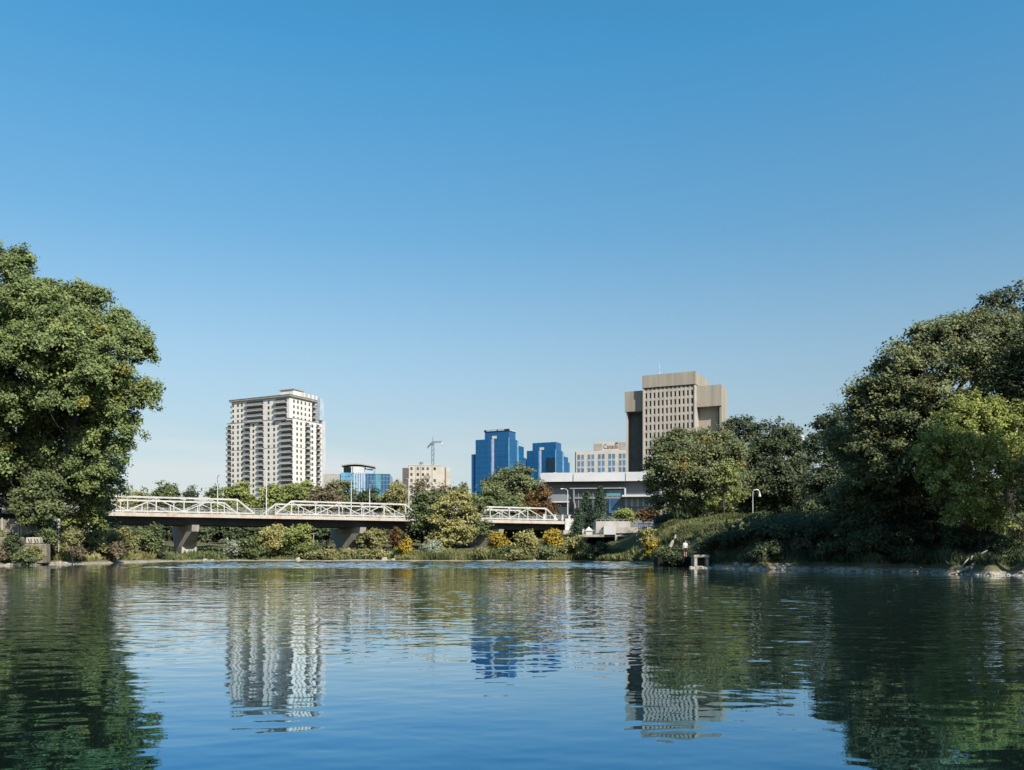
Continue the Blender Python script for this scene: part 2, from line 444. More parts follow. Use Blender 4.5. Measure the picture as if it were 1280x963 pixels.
m, t, b = newmat('river_bank_ground')
b.inputs['Roughness'].default_value = 0.95
b.inputs['Specular IOR Level'].default_value = 0.1
ge = t.nodes.new('ShaderNodeNewGeometry'); sp = t.nodes.new('ShaderNodeSeparateXYZ')
n1 = t.nodes.new('ShaderNodeTexNoise'); n1.inputs['Scale'].default_value = 0.45; n1.inputs['Detail'].default_value = 8
n2 = t.nodes.new('ShaderNodeTexNoise'); n2.inputs['Scale'].default_value = 3.5; n2.inputs['Detail'].default_value = 6
c1 = t.nodes.new('ShaderNodeValToRGB')
e = c1.color_ramp.elements
e[0].position = .38; e[0].color = (.075, .085, .032, 1); e[1].position = .64; e[1].color = (.16, .135, .085, 1)
c2 = t.nodes.new('ShaderNodeValToRGB')
e = c2.color_ramp.elements
e[0].position = .35; e[0].color = (.17, .155, .125, 1); e[1].position = .70; e[1].color = (.48, .44, .36, 1)
ad = t.nodes.new('ShaderNodeMath'); ad.operation = 'MULTIPLY_ADD'; ad.inputs[1].default_value = .5
mr = t.nodes.new('ShaderNodeMapRange'); mr.inputs['From Min'].default_value = .40; mr.inputs['From Max'].default_value = .62
mixc = t.nodes.new('ShaderNodeMix'); mixc.data_type = 'RGBA'
bp = t.nodes.new('ShaderNodeBump'); bp.inputs['Distance'].default_value = 0.12
L = t.links.new
L(ge.outputs['Position'], n1.inputs['Vector']); L(ge.outputs['Position'], n2.inputs['Vector']); L(ge.outputs['Position'], sp.inputs[0])
L(n1.outputs['Fac'], c1.inputs[0]); L(n2.outputs['Fac'], c2.inputs[0])
L(n1.outputs['Fac'], ad.inputs[0]); L(sp.outputs['Z'], ad.inputs[2]); L(ad.outputs[0], mr.inputs['Value'])
L(mr.outputs[0], mixc.inputs['Factor']); L(c2.outputs[0], mixc.inputs['A']); L(c1.outputs[0], mixc.inputs['B'])
L(mixc.outputs['Result'], b.inputs['Base Color']); L(n2.outputs['Fac'], bp.inputs['Height']); L(bp.outputs[0], b.inputs['Normal'])
M['ground'] = m
V, fs = ground()
me = bpy.data.meshes.new('ground')
me.from_pydata(V.tolist(), [], fs.tolist())
me.materials.append(m)
me.polygons.foreach_set('use_smooth', [True] * len(me.polygons))
me.update()
tag(inst('ground', me), 'grassy earth river banks with a pale gravel edge', 'ground', kind='structure')

# ------------------------------------------------------------------ water
m, t, b = newmat('river_water')
t.nodes.remove(b)
ge = t.nodes.new('ShaderNodeNewGeometry'); sp = t.nodes.new('ShaderNodeSeparateXYZ')
L = t.links.new
L(ge.outputs['Position'], sp.inputs[0])
def wnoise(sc, scale, detail=2.0, dist=0.0, loc=(0, 0, 0), out='Color'):
    mp = t.nodes.new('ShaderNodeMapping'); mp.inputs['Scale'].default_value = sc; mp.inputs['Location'].default_value = loc
    n = t.nodes.new('ShaderNodeTexNoise'); n.inputs['Scale'].default_value = scale; n.inputs['Detail'].default_value = detail
    n.inputs['Distortion'].default_value = dist
    L(ge.outputs['Position'], mp.inputs[0]); L(mp.outputs[0], n.inputs['Vector'])
    return n.outputs[out]
def mth(op, a, bb, c=None):
    n = t.nodes.new('ShaderNodeMath'); n.operation = op
    for i, v in enumerate((a, bb, c)):
        if v is None: continue
        if isinstance(v, (int, float)): n.inputs[i].default_value = v
        else: L(v, n.inputs[i])
    return n.outputs[0]
def mrange(v, a, bb, c, d):
    n = t.nodes.new('ShaderNodeMapRange'); n.interpolation_type = 'SMOOTHSTEP'
    n.inputs['From Min'].default_value = a; n.inputs['From Max'].default_value = bb
    n.inputs['To Min'].default_value = c; n.inputs['To Max'].default_value = d
    L(v, n.inputs['Value'])
    return n.outputs[0]
def vec(op, a, bb=None, scale=None):
    n = t.nodes.new('ShaderNodeVectorMath'); n.operation = op
    L(a, n.inputs[0])
    if bb is not None:
        if isinstance(bb, tuple): n.inputs[1].default_value = bb
        else: L(bb, n.inputs[1])
    if scale is not None:
        if isinstance(scale, float): n.inputs['Scale'].default_value = scale
        else: L(scale, n.inputs['Scale'])
    return n.outputs[0]
def slope(c, k):
    return vec('SCALE', vec('SUBTRACT', c, (.5, .5, .5)), None, k)
# slopes of the water surface: slow swell, ripples, fine wind ripples; sheltered and windy stretches of the river
patch = wnoise((0.03, 0.09, 1), 1.0, 2.0, 0.5, (11, 3, 0), 'Fac')
near = mrange(sp.outputs['Y'], 8.0, 20.0, 0.10, 0.75)
calm = mrange(sp.outputs['Y'], 38.0, 62.0, 1.0, 0.25)
wind = mth('MULTIPLY', mth('MULTIPLY', near, calm), mrange(patch, 0.40, 0.62, 0.45, 1.15))
sw = slope(wnoise((0.35, 1, 1), 0.6, 1.0, 0.3), 0.012)
ri = slope(wnoise((0.36, 1, 1), 4.2, 1.5, 0.3), mth('MULTIPLY_ADD', wind, 0.085, 0.010))
fi = slope(wnoise((0.5, 1, 1), 11.0, 1.0, 0.2, (3, 7, 0)), mth('MULTIPLY', wind, 0.11))
sl_ = vec('MULTIPLY', vec('ADD', vec('ADD', sw, ri), fi), (0.7, 1.0, 0.0))
nrm = vec('NORMALIZE', vec('ADD', sl_, ge.outputs['Normal']))
# reflectance by angle: near white at grazing view, falling and turning blue as one looks down into the river
lw = t.nodes.new('ShaderNodeLayerWeight'); lw.inputs['Blend'].default_value = 0.5
fc = mth('SUBTRACT', 1.0, lw.outputs['Facing'])
rr_ = t.nodes.new('ShaderNodeValToRGB')
e = rr_.color_ramp.elements
e[0].position = 0.0; e[0].color = (1, 1, 1, 1)
e[1].position = 1.0; e[1].color = (.015, .025, .03, 1)
for p_, c_ in ((.05, (.90, .93, .95)), (.085, (.77, .85, .90)), (.122, (.54, .67, .78)), (.2, (.22, .435, .62)), (.25, (.14, .35, .53)), (.5, (.05, .12, .17))):
    q_ = e.new(p_); q_.color = (*c_, 1)
gl_ = t.nodes.new('ShaderNodeBsdfGlossy'); gl_.inputs['Roughness'].default_value = 0.02
df = t.nodes.new('ShaderNodeBsdfDiffuse'); df.inputs['Color'].default_value = (0.003, 0.006, 0.005, 1)
ms_ = t.nodes.new('ShaderNodeAddShader')
L(nrm, lw.inputs['Normal']); L(nrm, gl_.inputs['Normal']); L(fc, rr_.inputs[0]); L(rr_.outputs[0], gl_.inputs['Color'])
L(df.outputs[0], ms_.inputs[0]); L(gl_.outputs[0], ms_.inputs[1])
L(ms_.outputs[0], t.nodes['Material Output'].inputs['Surface'])
def river():
    """wave relief where the ripples are large enough to see, flat sheet beyond; small ripples come from the material"""
    rg = np.random.default_rng(8)
    ys = np.concatenate([np.arange(4.0, 14.0, 0.04), np.arange(14.0, 46.01, 0.055), np.arange(46.25, 152.01, 0.25)])
    us = np.linspace(-1, 1, 640)
    Yg, U = np.meshgrid(ys, us, indexing='ij')
    X = U * (0.61 * Yg + 6.0)
    Z = np.zeros_like(X)
    edge = np.clip((152.0 - Yg) / 4.0, 0, 1) * np.clip((Yg - 4.0) / 1.0, 0, 1) * np.clip((1 - np.abs(U)) / .06, 0, 1)
    def sstep(v, a, b):
        q = np.clip((v - a) / (b - a), 0, 1)
        return q * q * (3 - 2 * q)
    amp = 0.6 + 0.8 * sstep(Yg, 8, 20)
    amp *= 0.8 + 0.35 * np.sin(X * .23 + Yg * .31 + 1.3) * np.sin(Yg * .17 - X * .11)
    gust = sstep(Yg, 19, 25) * sstep(-Yg, -48, -36) * sstep(X, 3, 8) * sstep(-X, -19, -12)
    amp = (amp + 1.1 * gust) * (1 - sstep(Yg, 36, 52))
    breeze = sstep(Yg, 82, 92) * sstep(X + .25 * (Yg - 90), -44, -30) * sstep(-X, -27, -17)
    breeze = breeze + .16 * sstep(Yg, 34, 50)
    nw = 64
    for i in range(nw):
        lam = 0.15 * (2.3 / 0.15) ** ((i + rg.random()) / nw)
        th = rg.normal() * 0.52 + (math.pi if rg.random() < .3 else 0)
        kx, ky = math.sin(th) * 2 * math.pi / lam, math.cos(th) * 2 * math.pi / lam
        sig = SIG / math.sqrt(nw) * (1.25 if lam < .8 else .8)
        Z += sig * math.sqrt(2) * lam / (2 * math.pi) * np.sin(kx * X + ky * Yg + rg.uniform(0, 6.28))
    Z *= amp
    for i in range(26):
        lam = 0.9 * (3.6 / 0.9) ** ((i + rg.random()) / 26)
        th = rg.normal() * 0.7
        kx, ky = math.sin(th) * 2 * math.pi / lam, math.cos(th) * 2 * math.pi / lam
        Z += breeze * .085 / math.sqrt(26) * 1.414 * lam / (2 * math.pi) * np.sin(kx * X + ky * Yg + rg.uniform(0, 6.28))
    Z *= edge
    n, m_ = X.shape
    V = np.stack([X, Yg, Z], -1).reshape(-1, 3)
    idx = np.arange(n * m_).reshape(n, m_)
    fs = np.stack([idx[:-1, :-1], idx[:-1, 1:], idx[1:, 1:], idx[1:, :-1]], -1).reshape(-1, 4)
    nv = len(V)
    ex = np.array([(-900, -60, 0), (900, -60, 0), (900, 4, 0), (-900, 4, 0), (900, 152, 0), (-900, 152, 0), (900, 190, 0), (-900, 190, 0)], float)
    c00, c01, c10, c11 = idx[0, 0], idx[0, -1], idx[-1, 0], idx[-1, -1]
    me = bpy.data.meshes.new('water')
    V = np.concatenate([V, ex])
    extra = [(nv, nv + 1, nv + 2, c01), (nv, c01, c00, nv + 3), (c01, nv + 2, nv + 4, c11), (nv + 3, c00, c10, nv + 5), (nv + 5, c10, c11, nv + 7), (c11, nv + 4, nv + 6, nv + 7)]
    F_ = np.concatenate([fs, np.array(extra)])
    me.vertices.add(len(V)); me.vertices.foreach_set('co', V.reshape(-1))
    me.loops.add(4 * len(F_)); me.loops.foreach_set('vertex_index', F_.reshape(-1).astype(np.int32))
    me.polygons.add(len(F_)); me.polygons.foreach_set('loop_start', np.arange(0, 4 * len(F_), 4, dtype=np.int32))
    me.materials.append(m)
    me.update(calc_edges=True)
    sm = np.ones(len(F_), bool); sm[-6:] = False
    me.polygons.foreach_set('use_smooth', sm)
    return me
SIG = 0.0165
tag(inst('water', river()), 'calm rippled blue river reflecting sky, trees and towers', 'river', kind='structure')

# ------------------------------------------------------------------ foliage
def leaf_mesh(name, C, size, N, tint, m, seed, aspect=0.62):
    rng = np.random.default_rng(seed)
    n = len(C)
    T = rng.normal(size=(n, 3))
    T -= (T * N).sum(1, keepdims=True) * N
    T /= np.linalg.norm(T, axis=1, keepdims=True) + 1e-9
    B = np.cross(N, T)
    s = size[:, None]
    V = np.empty((n, 4, 3))
    fold = N * (s * 0.12)
    V[:, 0] = C - T * s * .5 + fold; V[:, 2] = C + T * s * .5 + fold
    V[:, 1] = C + B * s * .5 * aspect; V[:, 3] = C - B * s * .5 * aspect
    me = bpy.data.meshes.new(name)
    me.vertices.add(4 * n); me.vertices.foreach_set('co', V.reshape(-1))
    me.loops.add(4 * n); me.loops.foreach_set('vertex_index', np.arange(4 * n, dtype=np.int32))
    me.polygons.add(n); me.polygons.foreach_set('loop_start', np.arange(0, 4 * n, 4, dtype=np.int32))
    me.materials.append(m)
    me.update(calc_edges=True)
    a = me.attributes.new('tint', 'FLOAT', 'FACE')
    a.data.foreach_set('value', tint.astype(np.float32))
    return me

def unit(a):
    return a / (np.linalg.norm(a, axis=-1, keepdims=True) + 1e-9)

def foliage(lobes, leaf, cover, seed, rc_k=0.30, droop=0.0, zmin=None, shell=0.55, p_accent=0.03, flat=0.6):
    """lobes (cx,cy,cz,rx,ry,rz) -> leaf centres, normals, sizes, tints, cluster centres"""
    rng = np.random.default_rng(seed)
    lob = np.array(lobes, float)
    CC = []; RC = []; LI = []
    for i, l in enumerate(lob):
        rm = (l[3] * l[4] * l[5]) ** (1 / 3)
        rc = max(rc_k * rm, 1.6 * leaf)
        k = int(np.clip(5.0 * (rm / rc) ** 2, 6, 260))
        d = unit(rng.normal(size=(k, 3)))
        d[:, 2] = np.where(d[:, 2] < -0.45, -d[:, 2] * 0.7, d[:, 2])
        d = unit(d)
        r = shell + (1.0 - shell) * rng.random((k, 1)) ** 0.7
        r *= 1 + 0.16 * rng.normal(size=(k, 1)).clip(-1.4, 1.6)
        c = l[:3] + d * r * l[3:6]
        CC.append(c); RC.append(rc * rng.uniform(.6, 1.25, k)); LI.append(np.full(k, i))
    CC = np.concatenate(CC); RC = np.concatenate(RC); LI = np.concatenate(LI)
    # thin clusters buried inside other lobes
    keep = np.ones(len(CC), bool)
    for j, l in enumerate(lob):
        q = (((CC - l[:3]) / l[3:6]) ** 2).sum(1)
        bur = (q < 0.42) & (LI != j)
        keep &= ~(bur & (rng.random(len(CC)) < 0.7))
    CC = CC[keep]; RC = RC[keep]; LI = LI[keep]
    la = leaf * leaf * 0.31
    cnt = np.maximum(5, (cover * math.pi * RC ** 2 / la)).astype(int)
    ctint = rng.random(len(CC)) * 0.5 + 0.1
    acc = rng.random(len(CC)) < p_accent
    idx = np.repeat(np.arange(len(CC)), cnt)
    n = len(idx)
    g = (rng.normal(size=(n, 3)) * 0.56).clip(-1.5, 1.5)
    g[:, 2] *= flat
    if droop:
        g[:, 2] = g[:, 2] - droop * rng.random(n) * 1.6
        g[:, :2] *= 0.75
    C = CC[idx] + g * RC[idx][:, None]
    out = unit(CC - lob[LI][:, :3])[idx]
    N = unit(rng.normal(size=(n, 3)) * 0.52 + out * 0.45 + np.array([0, 0, 0.3]) + 0.45 * np.array(sd))
    tint = np.clip(ctint[idx] + rng.normal(size=n) * 0.16 + 0.05, 0, 0.9)
    tint[acc[idx] & (rng.random(n) < .75)] = 1.0
    tint[rng.random(n) < p_accent * 0.4] = 1.0
    size = leaf * rng.uniform(.5, 1.45, n)
    if zmin is not None:
        k = C[:, 2] > zmin
        C, N, size, tint = C[k], N[k], size[k], tint[k]
    return C, N, size, tint, CC

def auto_lobes(px0, px1, py0, py1, Y, seed, n=9, depth=0.85, core=0.62, rl=0.40):
    rng = np.random.default_rng(seed + 77)
    c = np.array(P((px0 + px1) / 2, (py0 + py1) / 2, Y))
    Rx = (px1 - px0) / 2 * Y / F; Rz = (py1 - py0) / 2 * Y / F; Ry = Rx * depth
    Rv = np.array([Rx, Ry, Rz])
    out = [(*c, *(Rv * core))]
    for i in range(n):
        zf = 1 - 2 * (i + .5) / n
        th = i * 2.39996 + rng.uniform(-.5, .5)
        r = math.sqrt(max(0, 1 - zf * zf))
        d = np.array([r * math.cos(th), r * math.sin(th), zf])
        k = rl * rng.uniform(.75, 1.2)
        out.append((*(c + d * Rv * (1 - k) * rng.uniform(.9, 1.05)), *(Rv * k * np.array([1, 1, rng.uniform(.75, 1.0)]))))
    return out

def px_lobes(ls, Y):
    out = []
    for l in ls:
        px, py, rx, rz = l[:4]
        dy = l[4] if len(l) > 4 else 0.0
        c = P(px, py, Y)
        k = Y / F
        out.append((c.x, c.y + dy, c.z, rx * k, (rx + rz) / 2 * k * .9, rz * k))
    return out

NLEAF = [0]
def tree(name, label, cat, base_px, Y, lobes, m, seed, leaf=None, cover=1.5, trunk_r=None, group=None, stems=1,
         droop=0.0, rc_k=0.30, p_accent=0.03, branches=26, shell=0.55, base_z=None, stem_name='trunk', crown_name='crown', flat=0.6):
    rng = np.random.default_rng(seed + 5)
    zb = gz(base_px, Y) - 0.15 if base_z is None else base_z
    base = np.array([(base_px - 640) * Y / F, Y, zb])
    if leaf is None:
        leaf = max(0.16, 3.4 * Y / F)
    root = empty(name, base, 0, label, cat, group)
    C, N, s, ti, CC = foliage(lobes, leaf, cover, seed, rc_k, droop, zb + .1, shell, p_accent, flat)
    NLEAF[0] += len(C)
    inst(crown_name, leaf_mesh(crown_name, C - base, s, N, ti, m, seed), root)
    lob = np.array(lobes)
    ctr = np.average(lob[:, :3], axis=0, weights=lob[:, 3])
    top = lob[:, 2].max()
    h = max(top - zb, 1.0)
    tr = trunk_r or 0.022 * h + 0.03
    mb = MB()
    nodes = []
    for sidx in range(stems):
        tgt = ctr.copy() if stems == 1 else lob[(sidx * 3 + 1) % len(lob), :3].copy()
        b0 = base + np.array([rng.uniform(-.5, .5), rng.uniform(-.5, .5), 0]) * tr * 2.5 * (stems > 1)
        pts = []; rad = []
        end = np.array([tgt[0], tgt[1], zb + h * 0.88])
        for i in range(8):
            f = i / 7
            q = b0 * (1 - f) + end * f
            q[:2] = b0[:2] + (end[:2] - b0[:2]) * f ** 1.4
            q[:2] += rng.normal(size=2) * tr * .5 * (f > .05) 
            q[2] = b0[2] + (end[2] - b0[2]) * f
            pts.append(q - base); rad.append(tr * (1.25 if i == 0 else (1 - f) ** .8 + .06) * (1 if stems == 1 else .65))
        mb.tube(pts, rad, 9)
        nodes += [(p, r) for p, r in zip(pts[1:6], rad[1:6])]
    pick = CC[rng.permutation(len(CC))[:branches]] - base
    for q in pick:
        cand = [(p, r) for p, r in nodes if p[2] < q[2] - .1 * h] or nodes[:2]
        p, r = min(cand, key=lambda a: np.linalg.norm(a[0] - q) + .02 * rng.random())
        mid = p * .45 + q * .55 + np.array([0, 0, -.05 * np.linalg.norm(q - p)]) + rng.normal(size=3) * .04 * np.linalg.norm(q - p)
        r0 = min(r * .55, .012 * np.linalg.norm(q - p) + .03)
        mb.tube([p, mid, q], [r0, r0 * .6, r0 * .2], 5)
    mb.build(stem_name, M['bark'], root, smooth=True)
    return root

def shrub(label, px0, px1, py0, py1, Y, m, seed, name='shrub', cat='shrub', n=7, leaf=None, group=None, cover=1.5, droop=0.0, rc_k=.34, flat=0.8, p_accent=0.02):
    lb = auto_lobes(px0, px1, py0, py1, Y, seed, n)
    return tree(name, label, cat, (px0 + px1) / 2, Y, lb, m, seed, leaf or max(.14, 2.9 * Y / F), cover, 0.05, group, 3, droop,
                rc_k, p_accent, 16, .45, None, 'stems', 'foliage', flat)

def blades(name, label, cat, poly_px, n, hgt, m, seed, spread=0.35, wid=0.16):
    """ground cover over a patch given as (px, offset from the shore) corners; one mass nobody could count"""
    rng = np.random.default_rng(seed)
    (p0, p1, o0, o1) = poly_px
    px = rng.uniform(p0, p1, n); off = o0 + (o1 - o0) * rng.random(n)
    Y = shore(px) + off
    dens = np.sin(px * .21 + seed) * np.sin(off * 1.3 + px * .07) + rng.normal(size=n) * .6
    k = dens > -0.5
    px, Y = px[k], Y[k]; n = len(px)
    Z = gz_arr(px, Y)
    h = hgt * rng.uniform(.5, 1.3, n) * (1 + .35 * np.sin(px * .11 + Y))
    base = np.stack([(px - 640) * Y / F, Y, Z - .05], 1)
    lean = rng.normal(size=(n, 3)) * spread; lean[:, 2] = 1
    tip = base + unit(lean) * h[:, None]
    th = rng.uniform(0, math.pi, n)
    side = np.stack([np.cos(th), np.sin(th), np.zeros(n)], 1) * (wid * h)[:, None]
    mid = base * .45 + tip * .55
    V = np.stack([base, mid + side, tip, mid - side], 1)
    me = bpy.data.meshes.new(name)
    me.vertices.add(4 * n); me.vertices.foreach_set('co', V.reshape(-1))
    me.loops.add(4 * n); me.loops.foreach_set('vertex_index', np.arange(4 * n, dtype=np.int32))
    me.polygons.add(n); me.polygons.foreach_set('loop_start', np.arange(0, 4 * n, 4, dtype=np.int32))
    me.materials.append(m); me.update(calc_edges=True)
    a = me.attributes.new('tint', 'FLOAT', 'FACE')
    a.data.foreach_set('value', np.clip(.35 + .3 * np.sin(px * .09 + Y * .5) + rng.normal(size=n) * .2, 0, .9).astype(np.float32))
    return tag(inst(name, me), label, cat, kind='stuff')

# ------------------------------------------------------------------ bridge
BA = Vector((-66.8, 150.0, 0)); BU = Vector((0.8706, 0.4920, 0)).normalized(); BV = Vector((BU.y, -BU.x, 0))
BRZ = math.atan2(BU.y, BU.x)
bridge = empty('truss_bridge', BA, BRZ, 'long white steel truss bridge with rusty edge beam crossing the river', 'bridge')
# local frame: x along the bridge, +y away from the camera, near edge at y = 0
BW = 11.6
mb = MB(); mb.box(-34, 92, 0.3, BW - .3, 7.75, 8.25, 0)
mb.build('deck', [M['asphalt']], bridge)
for y0 in (-0.12, BW - 0.13):
    mb = MB(); mb.box(-34, 92, y0, y0 + .25, 7.72, 8.34, 0)
    mb.build('edge_beam', M['rusty'], bridge)
for y0 in (1.9, 4.6, 7.4, BW - 2.3):
    mb = MB(); mb.box(-34, 91, y0, y0 + .4, 6.45, 7.72)
    mb.box(-34, 91, y0 - .15, y0 + .55, 6.38, 6.448)
    mb.build('girder', M['girder'], bridge)
for s0 in np.arange(-32, 90, 4.6):
    mb = MB(); mb.box(s0, s0 + .25, 2.31, BW - 2.31, 6.7, 7.4)
    mb.build('cross_beam', M['girder'], bridge)

def truss(x0, yy):
    """top chord from x0 over five panels of 4.58 m, end posts run 3.05 m beyond"""
    pan = 4.58; zt = 11.05; zb = 8.5
    xs = [x0 + pan * i for i in range(6)]
    mb = MB()
    mb.beam((x0 - .1, yy, zt), (xs[-1] + .1, yy, zt), .30, .30)
    mb.beam((x0 - 3.05, yy, zb + .1), (x0, yy, zt), .27, .28)
    mb.beam((xs[-1], yy, zt), (xs[-1] + 3.05, yy, zb + .1), .27, .28)
    mb.beam((x0 - 3.1, yy, zb + .12), (xs[-1] + 3.1, yy, zb + .12), .26, .24)
    for x in xs:
        mb.beam((x, yy, zb), (x, yy, zt - .15), .19, .20)
    for i in range(5):
        a, b_ = (xs[i], xs[i + 1])
        mid = (a + b_) / 2
        if i % 2 == 0:
            mb.beam((a, yy, zt - .2), (b_, yy, zb + .2), .12, .15)
        else:
            mb.beam((a, yy, zb + .2), (b_, yy, zt - .2), .12, .15)
        mb.beam((mid, yy, zb), (mid, yy, (zb + zt) / 2), .13, .15)
    for x in xs:                                     # gusset plates
        mb.box(x - .35, x + .35, yy - .18, yy + .18, zt - .32, zt - .19)
        mb.box(x - .35, x + .35, yy - .16, yy + .16, zb - .02, zb + .3)
    o = mb.build('truss', M['paint'], bridge)
for x0 in (-3.4, 29.4, 62.3):
    truss(x0, 0.05); truss(x0, BW - .05)
# mesh guard rails between walkway and road
for yy in (1.9, BW - 1.9):
    mb = MB()
    mb.box(-34, 92, yy - .03, yy + .03, 9.62, 9.70)
    mb.box(-34, 92, yy - .03, yy + .03, 8.95, 9.0)
    x = -34
    while x < 92:
        mb.box(x, x + .09, yy - .04, yy + .04, 8.25, 9.62); x += 1.5
    x = -34
    while x < 92:
        mb.box(x, x + .03, yy - .02, yy + .02, 8.3, 9.6); x += .22
    mb.build('guard_rail', M['rail'], bridge)
# end parapet with short posts
mb = MB(); mb.box(90.0, 92.6, -.35, -.13, 6.4, 8.95)
mb.build('end_parapet', M['paint'], bridge)
for x in (84.5, 87.2, 89.2, 91.0):
    mb = MB(); mb.box(x, x + .5, -.1, .2, 8.46, 9.6); mb.box(x - .08, x + .58, -.18, .28, 9.602, 9.78)
    mb.build('parapet_post', M['paint'], bridge)
# hammerhead piers, skewed to the deck and lined up with the current
def pier(s):
    c = BA + BU * s
    W_ = Vector((.56, -.83, 0)).normalized(); N_ = Vector((-W_.y, W_.x, 0))
    ctr = c - W_ * 6.6 + BU * 1.4
    px_ = 640 + F * ctr.x / ctr.y
    zb = min(gz(px_, ctr.y), gz(px_ + 8, ctr.y - 3)) - .8
    inv = (Matrix.Translation(BA) @ Matrix.Rotation(BRZ, 4, 'Z')).inverted()
    mb = MB()
    secs = [(zb, -3.4, 3.2, 1.5), (2.6, -2.9, 2.9, 1.25), (5.2, -7.2, 7.0, .62), (6.36, -7.4, 7.4, .62)]
    vs = []
    for z, a, b_, tt in secs:
        for w, n in ((a, -tt), (b_, -tt), (b_, tt), (a, tt)):
            q = ctr + W_ * w + N_ * n; q.z = z
            vs.append(inv @ q)
    fs = [(3, 2, 1, 0), (12, 13, 14, 15)]
    for k in range(3):
        o = k * 4
        for i in range(4):
            fs.append((o + i, o + (i + 1) % 4, o + 4 + (i + 1) % 4, o + 4 + i))
    mb.add(vs, fs)
    mb.build('pier', M['concrete'], bridge)
for s in (10.7, 41.7, 72.3): pier(s)
# abutments
inv = None
mb = MB(); mb.box(90.5, 99, -.1, BW + .1, 0, 6.36); mb.box(89.2, 91.5, -.9, -.12, 4.6, 6.36)
mb.build('abutment', M['concrete'], bridge)
mb = MB(); mb.box(-42, -33, -.1, BW + .1, 0, 6.36)
mb.build('abutment', M['old_concrete'], bridge)

def bridge_pt(s, yy, z):
    q = BA + BU * s - BV * yy
    return Vector((q.x, q.y, z))

def lamp_post(loc, h, label, arm=1.6, rz=0.0, r=.09, group='street lamps along the bridge'):
    t = empty('street_lamp', loc, rz, label, 'street lamp', group)
    mb = MB(); mb.tube([(0, 0, 0), (0, 0, h * .5), (0, 0, h)], [r * 1.2, r, r * .7], 8); mb.tube([(0, 0, 0), (0, 0, .4)], [r * 2, r * 1.7], 8)
    mb.build('pole', M['white_plastic'], t)
    mb = MB(); mb.tube([(0, 0, h - .1), (arm * .4, 0, h + .25), (arm, 0, h + .3)], [r * .6, r * .5, r * .45], 6)
    mb.build('arm', M['white_plastic'], t)
    mb = MB(); mb.tube([(arm - .1, 0, h + .3), (arm + .3, 0, h + .28), (arm + .65, 0, h + .24)], [.06, .13, .08], 8)
    mb.build('lamp_head', M['steel'], t)
    return t
def s_of(px, yy):
    k = (px - 640) / F
    a = BA - BV * yy
    return (k * a.y - a.x) / (BU.x - k * BU.y)
for px, yy, ytop, lab in ((333, .4, 588, 'tall white lamp post at the gap between the left and middle bridge trusses'),
                     (511, .4, 600, 'white lamp post at the right end of the middle bridge truss'),
                     (272, BW - .3, 597, 'white lamp post behind the left bridge truss, against the bright green trees'),
                     (439, BW - .3, 594, 'white lamp post behind the middle bridge truss below the blue glass offices'),
                     (462, BW - .3, 605, 'short white lamp post behind the middle bridge truss, next to a taller one')):
    s = s_of(px, yy); q = bridge_pt(s, yy, 8.25)
    z = CAMZ + (HZ - ytop) * q.y / F
    lamp_post(q, z - 8.25, lab, arm=1.2, rz=BRZ + (math.pi / 2 if yy < 2 else -math.pi / 2), r=.10)
q = bridge_pt(91.2, .5, 8.2)
lamp_post(q, CAMZ + (HZ - 613) * q.y / F - 8.2, 'white lamp post at the right end of the bridge parapet', arm=1.0, rz=math.pi + .3, r=.12)
q = P(575, 640, 235); q.z = gz(575, 235)
lamp_post(q, CAMZ + (HZ - 604) * 235 / F - q.z, 'pale street lamp with curved arm standing among trees left of the blue towers', arm=1.3, rz=math.pi, r=.12, group=None)
q = P(114, 640, 190); q.z = gz(114, 190)
lamp_post(q, CAMZ + (HZ - 588) * 190 / F - q.z, 'thin pale lamp post beside the cottonwood at the left end of the bridge', arm=1.0, rz=0, r=.1, group=None)

